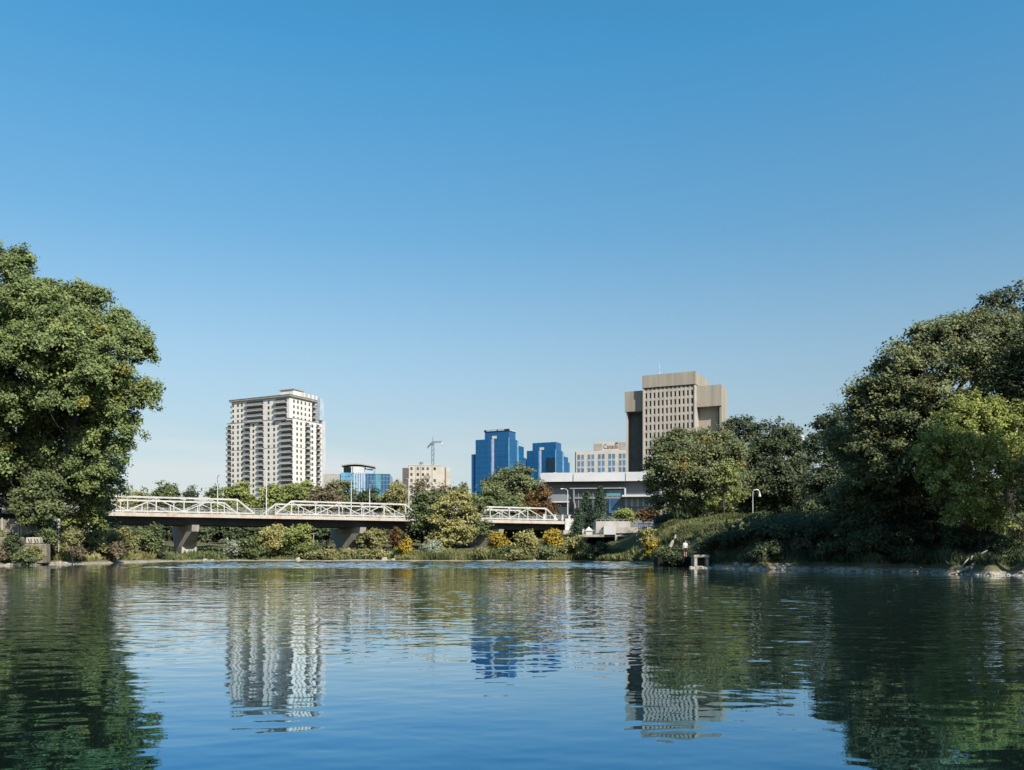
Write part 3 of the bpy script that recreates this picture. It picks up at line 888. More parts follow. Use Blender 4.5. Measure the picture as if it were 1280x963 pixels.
# ------------------------------------------------------------------ people
def person(loc, rz, label, shirt, shorts, long_trousers=False, stride=0.0):
    t = empty('person', loc, rz, label, 'person')
    sp = [(0, 0, .93), (0, .01, 1.12), (0, .0, 1.36), (0, .0, 1.48), (0, -.015, 1.55), (0, -.02, 1.64), (0, -.01, 1.73)]
    rd = [.135, .12, .145, .06, .055, .095, .075]
    vs = list(sp); r = list(rd); ed = [(0, 1), (1, 2), (2, 3), (3, 4), (4, 5), (5, 6)]
    def chain(root, pts, rs):
        p = root
        for q, rr in zip(pts, rs):
            vs.append(q); r.append(rr); ed.append((p, len(vs) - 1)); p = len(vs) - 1
    for sg in (-1, 1):
        st = stride * sg
        chain(0, [(sg * .095, 0, .86), (sg * .10, -.01 - st * .6, .49), (sg * .105, .02 - st, .10), (sg * .11, -.1 - st, .05)], [.095, .062, .045, .04])
        chain(2, [(sg * .175, .0, 1.40), (sg * .24, .02 + st * .4, 1.14), (sg * .25, -.06 + st * .7, .90), (sg * .25, -.09 + st * .8, .82)], [.06, .043, .033, .035])
    me = bpy.data.meshes.new('body')
    me.from_pydata(vs, ed, [])
    o = bpy.data.objects.new('body_tmp', me); COL.objects.link(o)
    md = o.modifiers.new('skin', 'SKIN'); md.use_smooth_shade = True
    for i, sv in enumerate(me.skin_vertices[0].data):
        sv.radius = (r[i], r[i] * (.75 if i < 3 else 1)); sv.use_root = (i == 0)
    o.modifiers.new('sub', 'SUBSURF').levels = 2
    dg = bpy.context.evaluated_depsgraph_get()
    me2 = bpy.data.meshes.new_from_object(o.evaluated_get(dg))
    bpy.data.objects.remove(o)
    bm = bmesh.new(); bm.from_mesh(me2)
    # five fingers on each hand, nose and ears
    def blob(p, q, a, b_):
        mb = MB(); mb.tube([p, (Vector(p) + Vector(q)) / 2, q], [a, a, b_], 6)
        nv = [bm.verts.new(v) for v in mb.v]
        for f in mb.f: bm.faces.new([nv[i] for i in f])
    for sg in (-1, 1):
        hy = -.09 + stride * sg * .8
        for k in range(4):
            y = hy - .03 + k * .02
            blob((sg * .25, y, .81), (sg * .24, y - .012, .735 + abs(k - 1.6) * .008), .0095, .007)
        blob((sg * .25, hy - .035, .84), (sg * .235, hy - .065, .775), .011, .008)
        blob((sg * .082, -.01, 1.66), (sg * .1, -.005, 1.62), .015, .012)
    blob((0, -.105, 1.66), (0, -.128, 1.625), .01, .014)
    bm.to_mesh(me2)
    me2.materials.clear(); me2.materials.append(M['skin'])
    body = inst('body', me2, t)
    def cloth(name, m, test, off):
        b2 = bm.copy()
        bmesh.ops.delete(b2, geom=[f for f in b2.faces if not test(f.calc_center_median())], context='FACES')
        b2.normal_update()
        for v in b2.verts: v.co += v.normal * off
        left = set(b2.faces); isl = []
        while left:
            st = [left.pop()]; cur = list(st)
            while st:
                f = st.pop()
                for e_ in f.edges:
                    for g in e_.link_faces:
                        if g in left: left.discard(g); cur.append(g); st.append(g)
            isl.append(cur)
        isl.sort(key=len, reverse=True)
        for cur in isl[:(2 if name == 'shoe' else 1)]:
            vi = {}; vv = []; ff = []
            for f in cur:
                for v in f.verts:
                    if v not in vi: vi[v] = len(vv); vv.append(tuple(v.co))
                ff.append([vi[v] for v in f.verts])
            mm = bpy.data.meshes.new(name); mm.from_pydata(vv, [], ff)
            mm.materials.append(m)
            inst(name, mm, t)
        b2.free()
    cloth('shirt', shirt, lambda c: .93 < c.z < 1.485 and not (abs(c.x) > .21 and c.z < 1.16), .014)
    low = .12 if long_trousers else .52
    cloth('trousers' if long_trousers else 'shorts', shorts, lambda c: low < c.z < .97 and abs(c.x) < .2, .018)
    cloth('hair', M['hair'], lambda c: c.z > 1.69 or (c.z > 1.6 and c.y > .02), .012)
    cloth('shoe', M['white_plastic'] if not long_trousers else M['cloth_dark'], lambda c: c.z < .1, .012)
    bm.free()
    return t
q = bridge_pt(s_of(161, 1.0), 1.0, 8.25)
person(q, BRZ + math.pi / 2, 'person in dark clothes walking along the bridge footway near the big tree', M['shirt_mauve'], M['cloth_dark'], True, .2)

# ------------------------------------------------------------------ apartment tower
def face_box(mb, face, a0, a1, d0, d1, z0, z1, mi=0):
    """face 0: x runs along the front, d outward (towards -y); face 1: y runs along the right side, d outward (+x from W)"""
    if face[0] == 0:
        y = face[1]; mb.box(a0, a1, y - d1, y - d0, z0, z1, mi)
    else:
        x = face[1]; mb.box(x + d0, x + d1, a0, a1, z0, z1, mi)

RT = R(-27)
tw = empty('apartment_tower', P(366, 690, 470) * 1.0, RT, 'tall cream apartment tower with stacks of dark railed balconies', 'apartment tower')
tw.location.z = 0
# local: near corner at the origin; front runs to -x, side runs to +y
LX, LY = 47.0, 24.0
ZT = 84.8; ZL = 73.0; FLH = 3.0
mb = MB()
mb.box(-LX, 0, 0, LY, 2, ZL); mb.box(-LX + 3.2, -2.2, 0.0, LY - 2, ZL + .25, ZT)
mb.build('wall', M['stucco'], tw)
mb = MB(); mb.box(-LX - .2, .2, -.2, LY + .2, ZL + .002, ZL + .248)
mb.build('ledge', M['stucco_trim'], tw)
mb = MB(); mb.box(-LX - .08, .08, -.08, LY + .08, ZL - 15.3, ZL - 15.05)
mb.build('ledge', M['stucco_trim'], tw)
mb = MB(); mb.box(-LX + 2.2, -1.2, -1.0, LY - 1.5, ZT + .002, ZT + .9); mb.box(-LX + 2.0, -1.0, -1.2, LY - 1.3, ZT + .9, ZT + 1.15)
mb.build('cornice', M['stucco_trim'], tw)
mb = MB(); mb.box(-13, -4, 5, 13, ZT + 1.15, ZT + 4.6)
ph = mb.build('penthouse', M['stucco'], tw)
mb = MB(); mb.box(-13.5, -3.5, 4.5, 13.5, ZT + 4.602, ZT + 5.1)
mb.build('penthouse_roof', M['stucco_trim'], ph)
for yy in (11, 14.5, 18, 21):
    mb = MB(); mb.box(-7, -1.6, yy, yy + .9, ZT + 1.152, ZT + 3.6)
    mb.build('roof_fin', M['stucco'], tw)
mb = MB(); mb.box(-2.2, .6, LY - 2.2, LY + 1.0, ZT - 10, ZT + 2.2); mb.build('glass_stair', M['gov_span'], tw)
mb = MB(); mb.box(-2, .4, LY + .003, LY + 2.6, 2, ZT - 10.003); mb.build('side_wing', M['vault'], tw)
wm_ = MB(); wm_.box(-.65, .65, -.06, .02, -.85, .85, 0); wm_.box(-.6, -.03, -.075, -.06, -.8, .8, 1); wm_.box(.03, .6, -.075, -.06, -.8, .8, 1)
WM = wm_.mesh('window', [M['stucco_trim'], M['glass_dark']])
wins = []; balcs = []
def balcony_mesh(w, d, door=True):
    mb = MB()
    mb.box(-w / 2, w / 2, -d, 0, -.1, .12, 0)
    for x in (-w / 2, w / 2 - .08): mb.box(x, x + .08, -d, -.05, .12, 1.2, 1)
    mb.box(-w / 2, w / 2, -d - .05, -d + .03, 1.12, 1.22, 1)
    mb.box(-w / 2 + .1, w / 2 - .1, -d, -d + .02, .16, 1.1, 2)
    n = max(3, int(w / .8))
    for i in range(n + 1):
        x = -w / 2 + .04 + (w - .08) * i / n
        mb.box(x - .03, x + .03, -d - .035, -d - .002, .12, 1.12, 1)
    mb.box(-w / 2 + .3, w / 2 - .3, -.09, -.003, .121, 2.45, 3)
    return mb.mesh('balcony', [M['stucco'], M['rail_dark'], M['balc_glass'], M['glass_dark']])
B35 = balcony_mesh(4.0, 1.25); B8 = balcony_mesh(12.2, 1.3); B5 = balcony_mesh(3.6, 1.5); B7 = balcony_mesh(8.2, 1.6); BS = balcony_mesh(3.0, 1.3)
nfl = 17
HP = math.pi / 2
for fl in range(nfl):
    z = ZT - 2.0 - FLH * fl
    up = z > ZL
    for X in (4.4, 8.0, 10.9, 19.3, 30.2, 34.1):
        if up and X in (19.3,): continue
        if X == 34.1 and up: continue
        wins.append((WM, (X - LX, -.003, z), 0))
    side_x = -2.2 if up else 0
    for y in (3.4, 6.6, 16.0):
        wins.append((WM, (side_x + .003, y, z), HP))
    if up:
        for y in (9.5, 12.7): wins.append((WM, (side_x + .003, y, z), HP))
        balcs.append((B8, (20.3 - LX, 0, z - 1.1), 0))
        balcs.append((B7, (39.0 - LX, 0, z - 1.1), 0))
        balcs.append((B35, (-LX + 3.2, 2.5, z - 1.1), -HP))
        balcs.append((BS, (-2.2, 19.5, z - 1.1), HP))
    else:
        balcs.append((B35, (15.0 - LX, 0, z - 1.1), 0))
        balcs.append((B35, (24.7 - LX, 0, z - 1.1), 0))
        balcs.append((B7, (-4.1, 0, z - 1.1), 0))
        balcs.append((B5, (-LX, 2.8, z - 1.1), -HP))
        balcs.append((BS, (1.6 - LX, 0, z - 1.1), 0))
        balcs.append((B5, (0, 11.6, z - 1.1), HP))
        balcs.append((BS, (0, 20.5, z - 1.1), HP))
many('window', wins, tw)
many('balcony', balcs, tw)

# ------------------------------------------------------------------ brutalist courthouse
RG = R(-25)
cb = empty('office_tower', P(803.5, 690, 405), RG, 'grey beige concrete office tower with window grid and overhanging side blocks', 'office tower')
cb.location.z = 0
# local: x along the front from its left corner, +y backwards
D1 = 3.2; ZC = 82.6; ZW = 76.4; ZO = 67.0; OH = 3.8
mb = MB(); mb.box(0, 24.2, 1.2, 26, 2, 76.6); mb.box(-.02, .55, 0, 1.2, 2, 76.6); mb.box(23.7, 24.22, 0, 1.2, 2, 76.6)
mb.build('wall', M['brutal_light'], cb)
mb = MB(); mb.box(-.25, 24.45, -.3, 26.2, 76.9, ZC)
mb.build('roof_block', M['brutal'], cb)
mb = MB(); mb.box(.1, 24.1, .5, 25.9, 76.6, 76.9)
mb.build('shadow_gap', M['brutal_shade'], cb)
mb = MB(); mb.box(24.3, 35.2, D1, 15.5, ZO, ZW); mb.build('side_block', M['brutal'], cb)
mb = MB(); mb.box(24.22, 33.2, D1 + OH, 15.2, 2, ZO - .002); mb.box(34.2, 35.2, D1 + 1.0, 15.5, 2, ZO - .002); mb.build('side_wall', M['brutal'], cb)
mb = MB(); mb.box(-9.6, -.26, D1 - .4, 15.5, ZO, ZW); mb.build('side_block', M['brutal'], cb)
mb = MB(); mb.box(-8.6, -.02, D1 + OH, 15.2, 2, ZO - .002); mb.build('side_wall', M['brutal_shade'], cb)  # same precast as elsewhere; the centre block's shadow is in the colour
mb = MB(); mb.box(-9.0, -8.62, D1 + .5, 15.4, 2, ZO - .002); mb.build('side_fin', M['brutal_light'], cb)
# precast grid: piers and spandrels stand proud of the recessed panes
nc, pit = 12, 23.15 / 12; RH = 3.66
mb = MB()
for i in range(nc + 1):
    x = .55 + pit * i
    mb.box(max(.552, x - .50), min(23.698, x + .50), .35, 1.198, 2, 76.55)
for r_ in range(13):
    z = 75.7 - RH * r_
    mb.box(.56, 23.69, .42, 1.19, z - 1.15, z)
    mb.add([(.56, .42, z - 1.15), (23.69, .42, z - 1.15), (23.69, 1.19, z - 1.5), (.56, 1.19, z - 1.5)], [(0, 3, 2, 1)])
mb.build('precast_grid', M['brutal_light'], cb)
pm = MB(); pm.box(-pit / 2 + .51, pit / 2 - .51, -.04, 0, -RH + 1.16, -.01, 0)
PM = pm.mesh('window', [M['glass_black']])
wins = [(PM, (.55 + pit * (i + .5), 1.195, 75.7 - RH * r_), 0) for r_ in range(12) for i in range(nc)]
wins = [(a, (b_[0], b_[1], b_[2] - 1.15), c) for a, b_, c in wins]
many('window', wins, cb)
mb = MB(); mb.tube([(6.8, 4, ZC), (6.8, 4, ZC + 3), (6.8, 4, ZC + 6.5)], [.22, .15, .08], 6); mb.box(6.4, 7.2, 3.8, 4.2, ZC + 2.9, ZC + 3.1)
mb.build('mast', M['steel'], cb)

# ------------------------------------------------------------------ government building with lettering
gb = empty('government_building', P(720, 690, 478), R(-16), 'pale precast office building with Canada lettering on its rooftop screen', 'office building')
gb.location.z = 0
k = 478 / F
ZG = CAMZ + 125.5 * k
mb = MB(); mb.box(0, 27.5, 0, 22, 4, ZG); mb.build('wall', M['gov'], gb)
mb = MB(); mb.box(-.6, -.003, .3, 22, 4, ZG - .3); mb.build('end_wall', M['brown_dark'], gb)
mb = MB(); mb.box(9.6, 27.3, .6, 16, ZG + .002, ZG + 4.6); rs = mb.build('roof_screen', M['gov'], gb)
mb = MB(); mb.box(9.7, 14.4, .5, .598, ZG + .3, ZG + 3.9); mb.box(23.4, 27.1, .5, .598, ZG + .3, ZG + 4.2)
mb.build('louvre', M['gov_grey'], rs)
cu = bpy.data.curves.new('lettering', 'FONT'); cu.body = 'Canada'; cu.size = 3.5; cu.extrude = .04
cu.materials.append(M['letter'])
tmp_o = bpy.data.objects.new('tmp', cu); COL.objects.link(tmp_o)
lme = bpy.data.meshes.new_from_object(tmp_o.evaluated_get(bpy.context.evaluated_depsgraph_get()))
bpy.data.objects.remove(tmp_o)
lt = inst('lettering', lme, rs)
lt.location = (14.9, .5, ZG + 1.0); lt.rotation_euler = (HP, 0, 0); lt.scale = (.76, 1, 1)
mb = MB(); mb.box(21.4, 22.9, .46, .54, ZG + 3.3, ZG + 4.2); mb.build('flag', M['red'], rs)
gw = MB(); gw.box(-.75, .75, -.08, 0, 0, 2.7, 0); gw.box(-.8, .8, -.11, 0, -.9, -.003, 1)
GW = gw.mesh('window', [M['gov_glass'], M['gov_span']])
its = []
for r_ in range(7):
    z = ZG - 4.6 - 3.75 * r_
    for i in range(5):
        for d in (-1.05, 1.05):
            x = 2.6 + 5.65 * i + d
            if x > 26.8: continue
            its.append((GW, (x, -.003, z), 0))
many('window', its, gb)

# ------------------------------------------------------------------ twin blue glass towers
def mull(mb, x0, x1, y, z0, z1, step=1.6, mi=0):
    x = x0 + step
    while x < x1 - .2:
        mb.box(x - .06, x + .06, y - .06, y - .003, z0, z1, mi); x += step
def mull_side(mb, y0, y1, x, z0, z1, step=1.6, mi=0):
    y = y0 + step
    while y < y1 - .2:
        mb.box(x + .003, x + .06, y - .06, y + .06, z0, z1, mi); y += step
def blue_tower(px_corner, Y, label, zs, dark=False, sign=False):
    """near corner at the origin, front runs to -x, side runs to +y; zs = heights of crown, shoulder, outer step"""
    t = empty('glass_tower', P(px_corner, 690, Y), R(-25), label, 'office tower', 'twin blue glass towers')
    t.location.z = 0
    zc, zs_, zo, x1, x2, x3 = zs
    mb = MB()
    mb.box(-x2, 0, 0, 14, 4, zs_); mb.box(-x3, -x2 - .003, 1.5, 20, 4, zo); mb.box(-4, 12 * 0 + 0, 14.003, 25, 4, zs_ - 3.5); 
    mb.box(-x1, .0, .3, 11, zs_ + .003, zc)
    mb.build('glass_body', M['blue_glass'], t)
    mb = MB(); mb.box(-14, -1, 25.003, 31, 4, zo - 1); mb.build('side_step', M['blue_glass'], t)
    mb = MB()
    mull(mb, -x2, 0, 0, 20, zs_); mull(mb, -x3, -x2, 1.5, 20, zo); mull(mb, -x1, 0, .3, zs_, zc)
    mull_side(mb, 0, 14, 0, 20, zs_); mull_side(mb, 14, 25, 0, 20, zs_ - 3.5)
    for z in np.arange(20, zs_, 3.6):
        mb.box(-x2, 0, -.05, -.004, z, z + .10); mb.box(.004, .05, 0, 25, z, z + .10)
    mb.build('mullions', M['blue_mull'], t)
    mb = MB(); mb.box(-.25, .25, -.25, .25, 4, zs_ + .2); mb.build('corner_stripe', M['blue_light'], t)
    mb = MB(); mb.box(-.05, .25, 13.2, 15.6, 4, zs_ - .2); mb.build('corner_stripe', M['blue_light'], t)
    xn = -x1 * .62
    mb = MB(); mb.box(xn - 1.1, xn + .3, -.18, -.06, zs_ - 26, zs_ + .6); mb.build('lilac_strip', M['violet'], t)
    mb = MB(); mb.box(xn - 2.0, xn - 1.15, -.2, -.06, 4, zs_ - .2); mb.build('corner_stripe', M['blue_light'], t)
    mb = MB(); mb.box(xn - 1.2, xn + 2.4, -.3, -.07, zs_ + .1, zs_ + 2.0); mb.build('lilac_cap', M['vault'], t)
    if dark:
        mb = MB(); mb.box(-7.6, -.6, -.12, -.06, 30, zs_ - 6); mb.build('recess_panel', M['navy'], t)  # flat navy sheet stands in for the darkness of a recess
    if sign:
        mb = MB(); mb.box(-x1 - .4, .4, -.1, 11.3, zc + .003, zc + 1.3); sb = mb.build('sign_band', M['navy'], t)
        mb = MB()
        x = -x1 + 1.6
        for i in range(14):
            if i == 8: x += 1.0; continue
            w = .75
            mb.box(x, x + w, -.2, -.102, zc + .35, zc + 1.1, 0); x += w + .22
        mb.build('sign_letters', M['sign_pale'], sb)
        mb = MB()
        for y in np.arange(.5, 11, 1.4): mb.box(.403, .5, y, y + .9, zc + .1, zc + 1.2)
        mb.build('roof_rail', M['sign_pale'], t)
    return t
k6 = 600 / F
blue_tower(636, 600, 'taller blue glass tower with stepped shoulders and a pale sign along its top',
           (CAMZ + 151.5 * k6, CAMZ + 145 * k6 - 1.5, CAMZ + 124.5 * k6, 18.5, 25.5, 29.5), False, True)
blue_tower(694.5, 640, 'shorter blue glass tower with a navy panel painted in for its dark recess beside the taller one',
           (CAMZ + 137.5 * 640 / F, CAMZ + 128 * 640 / F, CAMZ + 118 * 640 / F, 18.5, 23.0, 28.0), True, False)

# ------------------------------------------------------------------ museum with white vaulted roofs
ms = empty('museum_building', P(682, 690, 262), R(-7), 'low grey clad museum with long white vaulted roof edge and glazed front', 'museum')
ms.location.z = 0
km = 262 / F
def mx_(px): return (px - 682) * km / math.cos(R(7)) * 1.0
def mz_(py): return CAMZ + (HZ - py) * km
XR = mx_(822)
mb = MB()
mb.box(0, XR, 1.2, 24, 3, mz_(603)); mb.build('wall', M['alu'], ms)
# three barrel vault roof sections with white edge panels
edges = [-1.5, mx_(716.5), mx_(780), XR + 4]
for i in range(3):
    x0, x1 = edges[i] + .12, edges[i + 1] - .12
    mb = MB()
    n = 12; prof = []
    for j in range(n + 1):
        a = math.pi * j / n
        prof.append((-2.0 + 14 - 14 * math.cos(a) , mz_(603) + .3 + 3.2 * math.sin(a) ** .6))
    pts = [(y, z) for y, z in prof]
    vs = [(x0, y, z) for y, z in pts] + [(x1, y, z) for y, z in pts]
    mm = n + 1
    fs = [(j, j + 1, mm + j + 1, mm + j) for j in range(n)] + [tuple(range(mm)), tuple(range(mm, 2 * mm))[::-1], (0, mm, 2 * mm - 1, mm - 1)]
    mb.add(vs, fs)
    mb.box(x0, x1, -2.25, -2.0, mz_(603.2), mz_(603.2) + 2.3)
    mb.build('vault_roof', M['vault'], ms)
mb = MB(); mb.box(mx_(712), mx_(780), -.4, 1.198, mz_(611.6), mz_(610)); mb.box(mx_(779), mx_(781), -.4, 1.198, mz_(622), mz_(611.7)); mb.build('canopy', M['vault'], ms)
mb = MB(); mb.box(mx_(712), mx_(778.8), 1.1, 1.197, mz_(640), mz_(612)); mb.build('glazing', M['glass_dark'], ms)
mb = MB(); mb.box(mx_(712), mx_(778), .6, 1.09, mz_(624), mz_(621.5)); mb.build('floor_band', M['alu'], ms)
mb = MB()
for px in range(716, 778, 6): mb.box(mx_(px), mx_(px) + .25, .9, 1.09, mz_(640), mz_(612))
mb.build('mullions', M['alu'], ms)
mb = MB(); mb.box(mx_(757), mx_(778.5), .95, 1.05, mz_(620.5), mz_(613.5)); mb.build('window', M['teal'], ms)
mb = MB(); mb.box(mx_(760), mx_(776), .2, 1.05, mz_(642), mz_(624.2)); mb.build('window', M['deep_blue'], ms)
mb = MB(); mb.box(mx_(776), XR + 2, -3.5, 1.19, mz_(622.8), mz_(620.5)); mb.build('canopy', M['vault'], ms)
mb = MB(); mb.box(mx_(778), XR, .9, 1.19, mz_(634), mz_(623.5)); mb.build('window', M['gov_glass'], ms)
mb = MB()
for px in range(780, 822, 7): mb.box(mx_(px), mx_(px) + .5, .5, .89, mz_(634), mz_(623.5))
mb.build('mullions', M['vault'], ms)
mb = MB(); mb.box(mx_(690), mx_(711), -.2, 1.19, mz_(628.5), mz_(627)); mb.build('canopy', M['vault'], ms)
mb = MB(); mb.box(mx_(690), mx_(711), 1.05, 1.19, mz_(645), mz_(628.7)); mb.build('glazing', M['glass_dark'], ms)
for px in (717, ):
    mb = MB(); mb.box(mx_(px - 1), mx_(px + 1), -.2, 1.0, mz_(650), mz_(611.8)); mb.build('column', M['alu'], ms)
mb = MB()
mb.add([(mx_(718), -1.2, mz_(626)), (mx_(718), -1.2, mz_(652)), (mx_(724), -1.2, mz_(652)), (mx_(718), -.6, mz_(626)), (mx_(718), -.6, mz_(652)), (mx_(724), -.6, mz_(652))],
       [(0, 1, 2), (5, 4, 3), (0, 3, 4, 1), (1, 4, 5, 2), (2, 5, 3, 0)])
mb.build('fin', M['gov_grey'], ms)
mb = MB()
for px in (690, 735, 752, 764, 799): mb.box(mx_(px), mx_(px) + 1.0, 6, 7, mz_(592), mz_(588.6))
mb.build('roof_vents', M['vault'], ms)

# ------------------------------------------------------------------ beige block, blue low offices, crane, far mast
kb = 430 / F
bb = empty('beige_building', P(511, 690, 430), R(6), 'low beige block with a dark end wall behind the trees', 'building')
bb.location.z = 0
ZB = CAMZ + 108 * kb
mb = MB(); mb.box(0, 15.8, 0, 18, 4, ZB); mb.box(15.8, 20.2, .6, 16, 4, ZB - .4); mb.build('wall', M['beige'], bb)
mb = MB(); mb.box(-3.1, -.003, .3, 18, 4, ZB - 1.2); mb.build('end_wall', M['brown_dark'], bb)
mb = MB(); mb.box(-.2, 16, -.2, 18.2, ZB + .002, ZB + .4); mb.build('parapet', M['gov'], bb)
mb = MB(); mb.tube([(6.2, 5, ZB + .4), (6.2, 5, ZB + 2.2)], [.9, .9], 10); mb.box(4.8, 5.6, 4, 6, ZB + .4, ZB + 1.4); mb.build('roof_tank', M['alu'], bb)
bw = MB(); bw.box(-.55, .55, -.06, 0, 0, 1.4); BWM = bw.mesh('window', [M['glass_dark']])
for r_ in range(5):
    for x in (1.3, 4.4, 6.9, 9.2, 12.6):
        if x == 12.6 and r_ not in (0, 2): continue
        inst('window', BWM, bb, (x, -.003, ZB - 2.2 - 2.9 * r_))
for x in (3.2, 5.6, 11.2, 17.9):
    mb = MB(); mb.box(x, x + .35, -.12, -.003, 4, ZB - .3); mb.build('pilaster', M['brutal'], bb)

lo = empty('glass_offices', P(426, 690, 440), R(4), 'low blue glass office block with white box and curved roof on top', 'office building')
lo.location.z = 0
kl = 440 / F
def lx(px): return (px - 426) * kl
def lz(py): return CAMZ + (HZ - py) * kl
mb = MB(); mb.box(lx(404), lx(426), 1, 20, 4, lz(592.5)); mb.build('wall', M['gov_grey'], lo)
mb = MB(); mb.box(lx(426), lx(442), 0, 20, 4, lz(591)); mb.build('window_wall', M['blue_light'], lo)
mb = MB(); mb.box(lx(442), lx(457), -.3, 20, 4, lz(590.7)); mb.build('wall', M['gov_span'], lo)
mb = MB(); mb.box(lx(457), lx(487), 0, 20, 4, lz(592.3)); mb.build('window_wall', M['deep_blue'], lo)
mb = MB()
for px in range(444, 457, 3): mb.box(lx(px), lx(px) + .5, -.35, -.303, 10, lz(592))
for px in range(459, 487, 4): mb.box(lx(px), lx(px) + .3, -.1, -.003, 10, lz(593))
for px in range(428, 442, 4): mb.box(lx(px), lx(px) + .3, -.1, -.003, 10, lz(592))
for py in (596, 601, 606): mb.box(lx(427), lx(441.5), -.13, -.101, lz(py), lz(py) + .3); mb.box(lx(458), lx(486.5), -.13, -.101, lz(py), lz(py) + .3)
mb.build('mullions', M['gov_glass'], lo)
mb = MB(); mb.box(lx(469), lx(475), -.16, -.131, 10, lz(593)); mb.build('green_panel', M['teal'], lo)
mb = MB(); mb.box(lx(440), lx(454.5), 3, 12, lz(591) + .3, lz(582.5)); mb.build('roof_box', M['vault'], lo)
mb = MB(); mb.box(lx(428), lx(440), 5, 12, lz(591) + .3, lz(583)); mb.build('roof_box', M['glass_dark'], lo)
mb = MB(); mb.box(lx(455), lx(466), 4, 12, lz(592) + .3, lz(585)); mb.build('roof_box', M['gov_span'], lo)
mb = MB()
n = 10; top = []; bot = []
for j in range(n + 1):
    f = j / n; px = 426 + 41 * f; z = lz(583.2 - 3.0 * math.sin(math.pi * min(1, f * .9 + .12)))
    top.append((lx(px), z + .5)); bot.append((lx(px), z))
pts = bot + top[::-1]; nn = len(pts)
mb.add([(x, 2, z) for x, z in pts] + [(x, 13, z) for x, z in pts], [tuple(range(nn)), tuple(range(nn, 2 * nn))[::-1]] + [(i, nn + i, nn + (i + 1) % nn, (i + 1) % nn) for i in range(nn)])
mb.build('curved_roof', M['gov_grey'], lo)
for px in (426.5, 438): 
    mb = MB(); mb.box(lx(px), lx(px) + .5, 3, 3.5, lz(591) + .2, lz(582.6)); mb.build('roof_post', M['vault'], lo)

kc = 720 / F
cr = empty('tower_crane', P(541, 690, 720), 0, 'distant blue grey tower crane rising behind the beige block', 'crane')
cr.location.z = 4
zj = CAMZ + (HZ - 553.5) * kc - 4
mb = MB()
for a in (-.9, .9):
    for b_ in (-.9, .9): mb.beam((a, b_, 0), (a, b_, zj), .5, .5)
z = 0
sgn = 1
while z < zj - 2:
    for b_ in (-.9, .9):
        mb.beam((-.9 * sgn, b_, z), (.9 * sgn, b_, z + 2), .2, .2); mb.beam((b_, -.9 * sgn, z), (b_, .9 * sgn, z + 2), .2, .2)
    sgn = -sgn; z += 2
mb.build('mast', M['crane'], cr)
mb = MB()
d = Vector((-.20, .98, 0)).normalized()
for h_ in (0, 1.3): 
    mb.beam(Vector((0, 0, zj + h_)), d * 42 + Vector((0, 0, zj + h_)), .25, .25)
for i in range(21):
    mb.beam(d * 2 * i + Vector((0, 0, zj + (0 if i % 2 else 1.3))), d * 2 * (i + 1) + Vector((0, 0, zj + (1.3 if i % 2 else 0))), .15, .15)
mb.build('jib', M['crane'], cr)
mb = MB(); 
for h_ in (0, .9): mb.beam((-.5, 0, zj + h_), (8, -1.5, zj + h_), .6, .5)
mb.build('counter_jib', M['crane'], cr)
mb = MB(); mb.box(7.0, 8.6, -2.3, -.8, zj - 2.0, zj + .4); mb.build('counterweight', M['vault'], cr)
mb = MB(); mb.box(-1.1, .6, -1.3, 1, zj - 1.6, zj + .6); mb.beam((0, 0, zj), (0, 0, zj + 4.5), .5, .5); mb.build('cab', M['crane'], cr)

q = P(1003, 690, 250); q.z = gz(1003, 250)
fm = empty('flag_pole', q, 0, 'white mast poking up between the dark trees right of the office tower', 'mast')
zt_ = CAMZ + (HZ - 538) * 250 / F - q.z
mb = MB(); mb.tube([(0, 0, 0), (0, 0, zt_ * .93), (0, 0, zt_)], [.4, .32, .08], 8); mb.build('pole', M['white_plastic'], fm)
mb = MB(); mb.box(-.45, .45, -.3, .3, zt_ - 4.2, zt_ - 1.6); mb.build('antenna_panel', M['white_plastic'], fm)

# ------------------------------------------------------------------ terrace and outfall right of the bridge
YT = 150.0
kt = YT / F
def tx(px): return (px - 640) * kt
def tz(py): return CAMZ + (HZ - py) * kt
te = empty('river_terrace', (tx(748), YT, 0), 0, 'pale concrete riverside terrace with white box front and stepped walls', 'terrace')
def tb(name, px0, px1, py0, py1, y0, y1, m, zb=None):
    mb = MB(); mb.box(tx(px0) - tx(748), tx(px1) - tx(748), y0, y1, tz(py1) if zb is None else zb, tz(py0))
    return mb.build(name, m, te)
tb('upper_wall', 747, 791, 651, 659, 3.0, 9, M['pale_concrete'])
tb('wall', 746, 802, 659.05, 666.5, 1.4, 8, M['concrete'])
tb('white_box', 754.5, 769.5, 658, 668.5, -.4, 1.39, M['vault'])
tb('walkway', 722, 754.4, 669.2, 671.5, -1.4, 4, M['concrete'])
tb('walkway', 754.5, 800, 668.6, 671.5, .2, 4, M['concrete'])
tb('column', 768.6, 772, 669, 690, -.4, .15, M['pale_concrete'], 0.2)
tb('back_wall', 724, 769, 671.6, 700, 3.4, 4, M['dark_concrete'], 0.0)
tb('wall', 772.5, 803, 671.6, 700, .6, 4, M['stone'], 0.0)
mb = MB()
x0, x1 = tx(727) - tx(748), tx(754.3) - tx(748)
mb.box(x0, x1, -1.3, -1.24, tz(663.3), tz(662.8)); mb.box(x0, x1, -1.3, -1.24, tz(668.6), tz(668.2))
x = x0
while x < x1: mb.box(x, x + .05, -1.3, -1.25, tz(669.2), tz(662.8)); x += .22
mb.build('railing', M['rail'], te)
mb = MB()
x0, x1 = tx(747) - tx(748), tx(790) - tx(748)
mb.box(x0, x1, 3.05, 3.1, tz(648.6), tz(648.2)); x = x0
while x < x1: mb.box(x, x + .06, 3.05, 3.1, tz(651), tz(648.2)); x += .8
mb.build('railing', M['rail'], te)
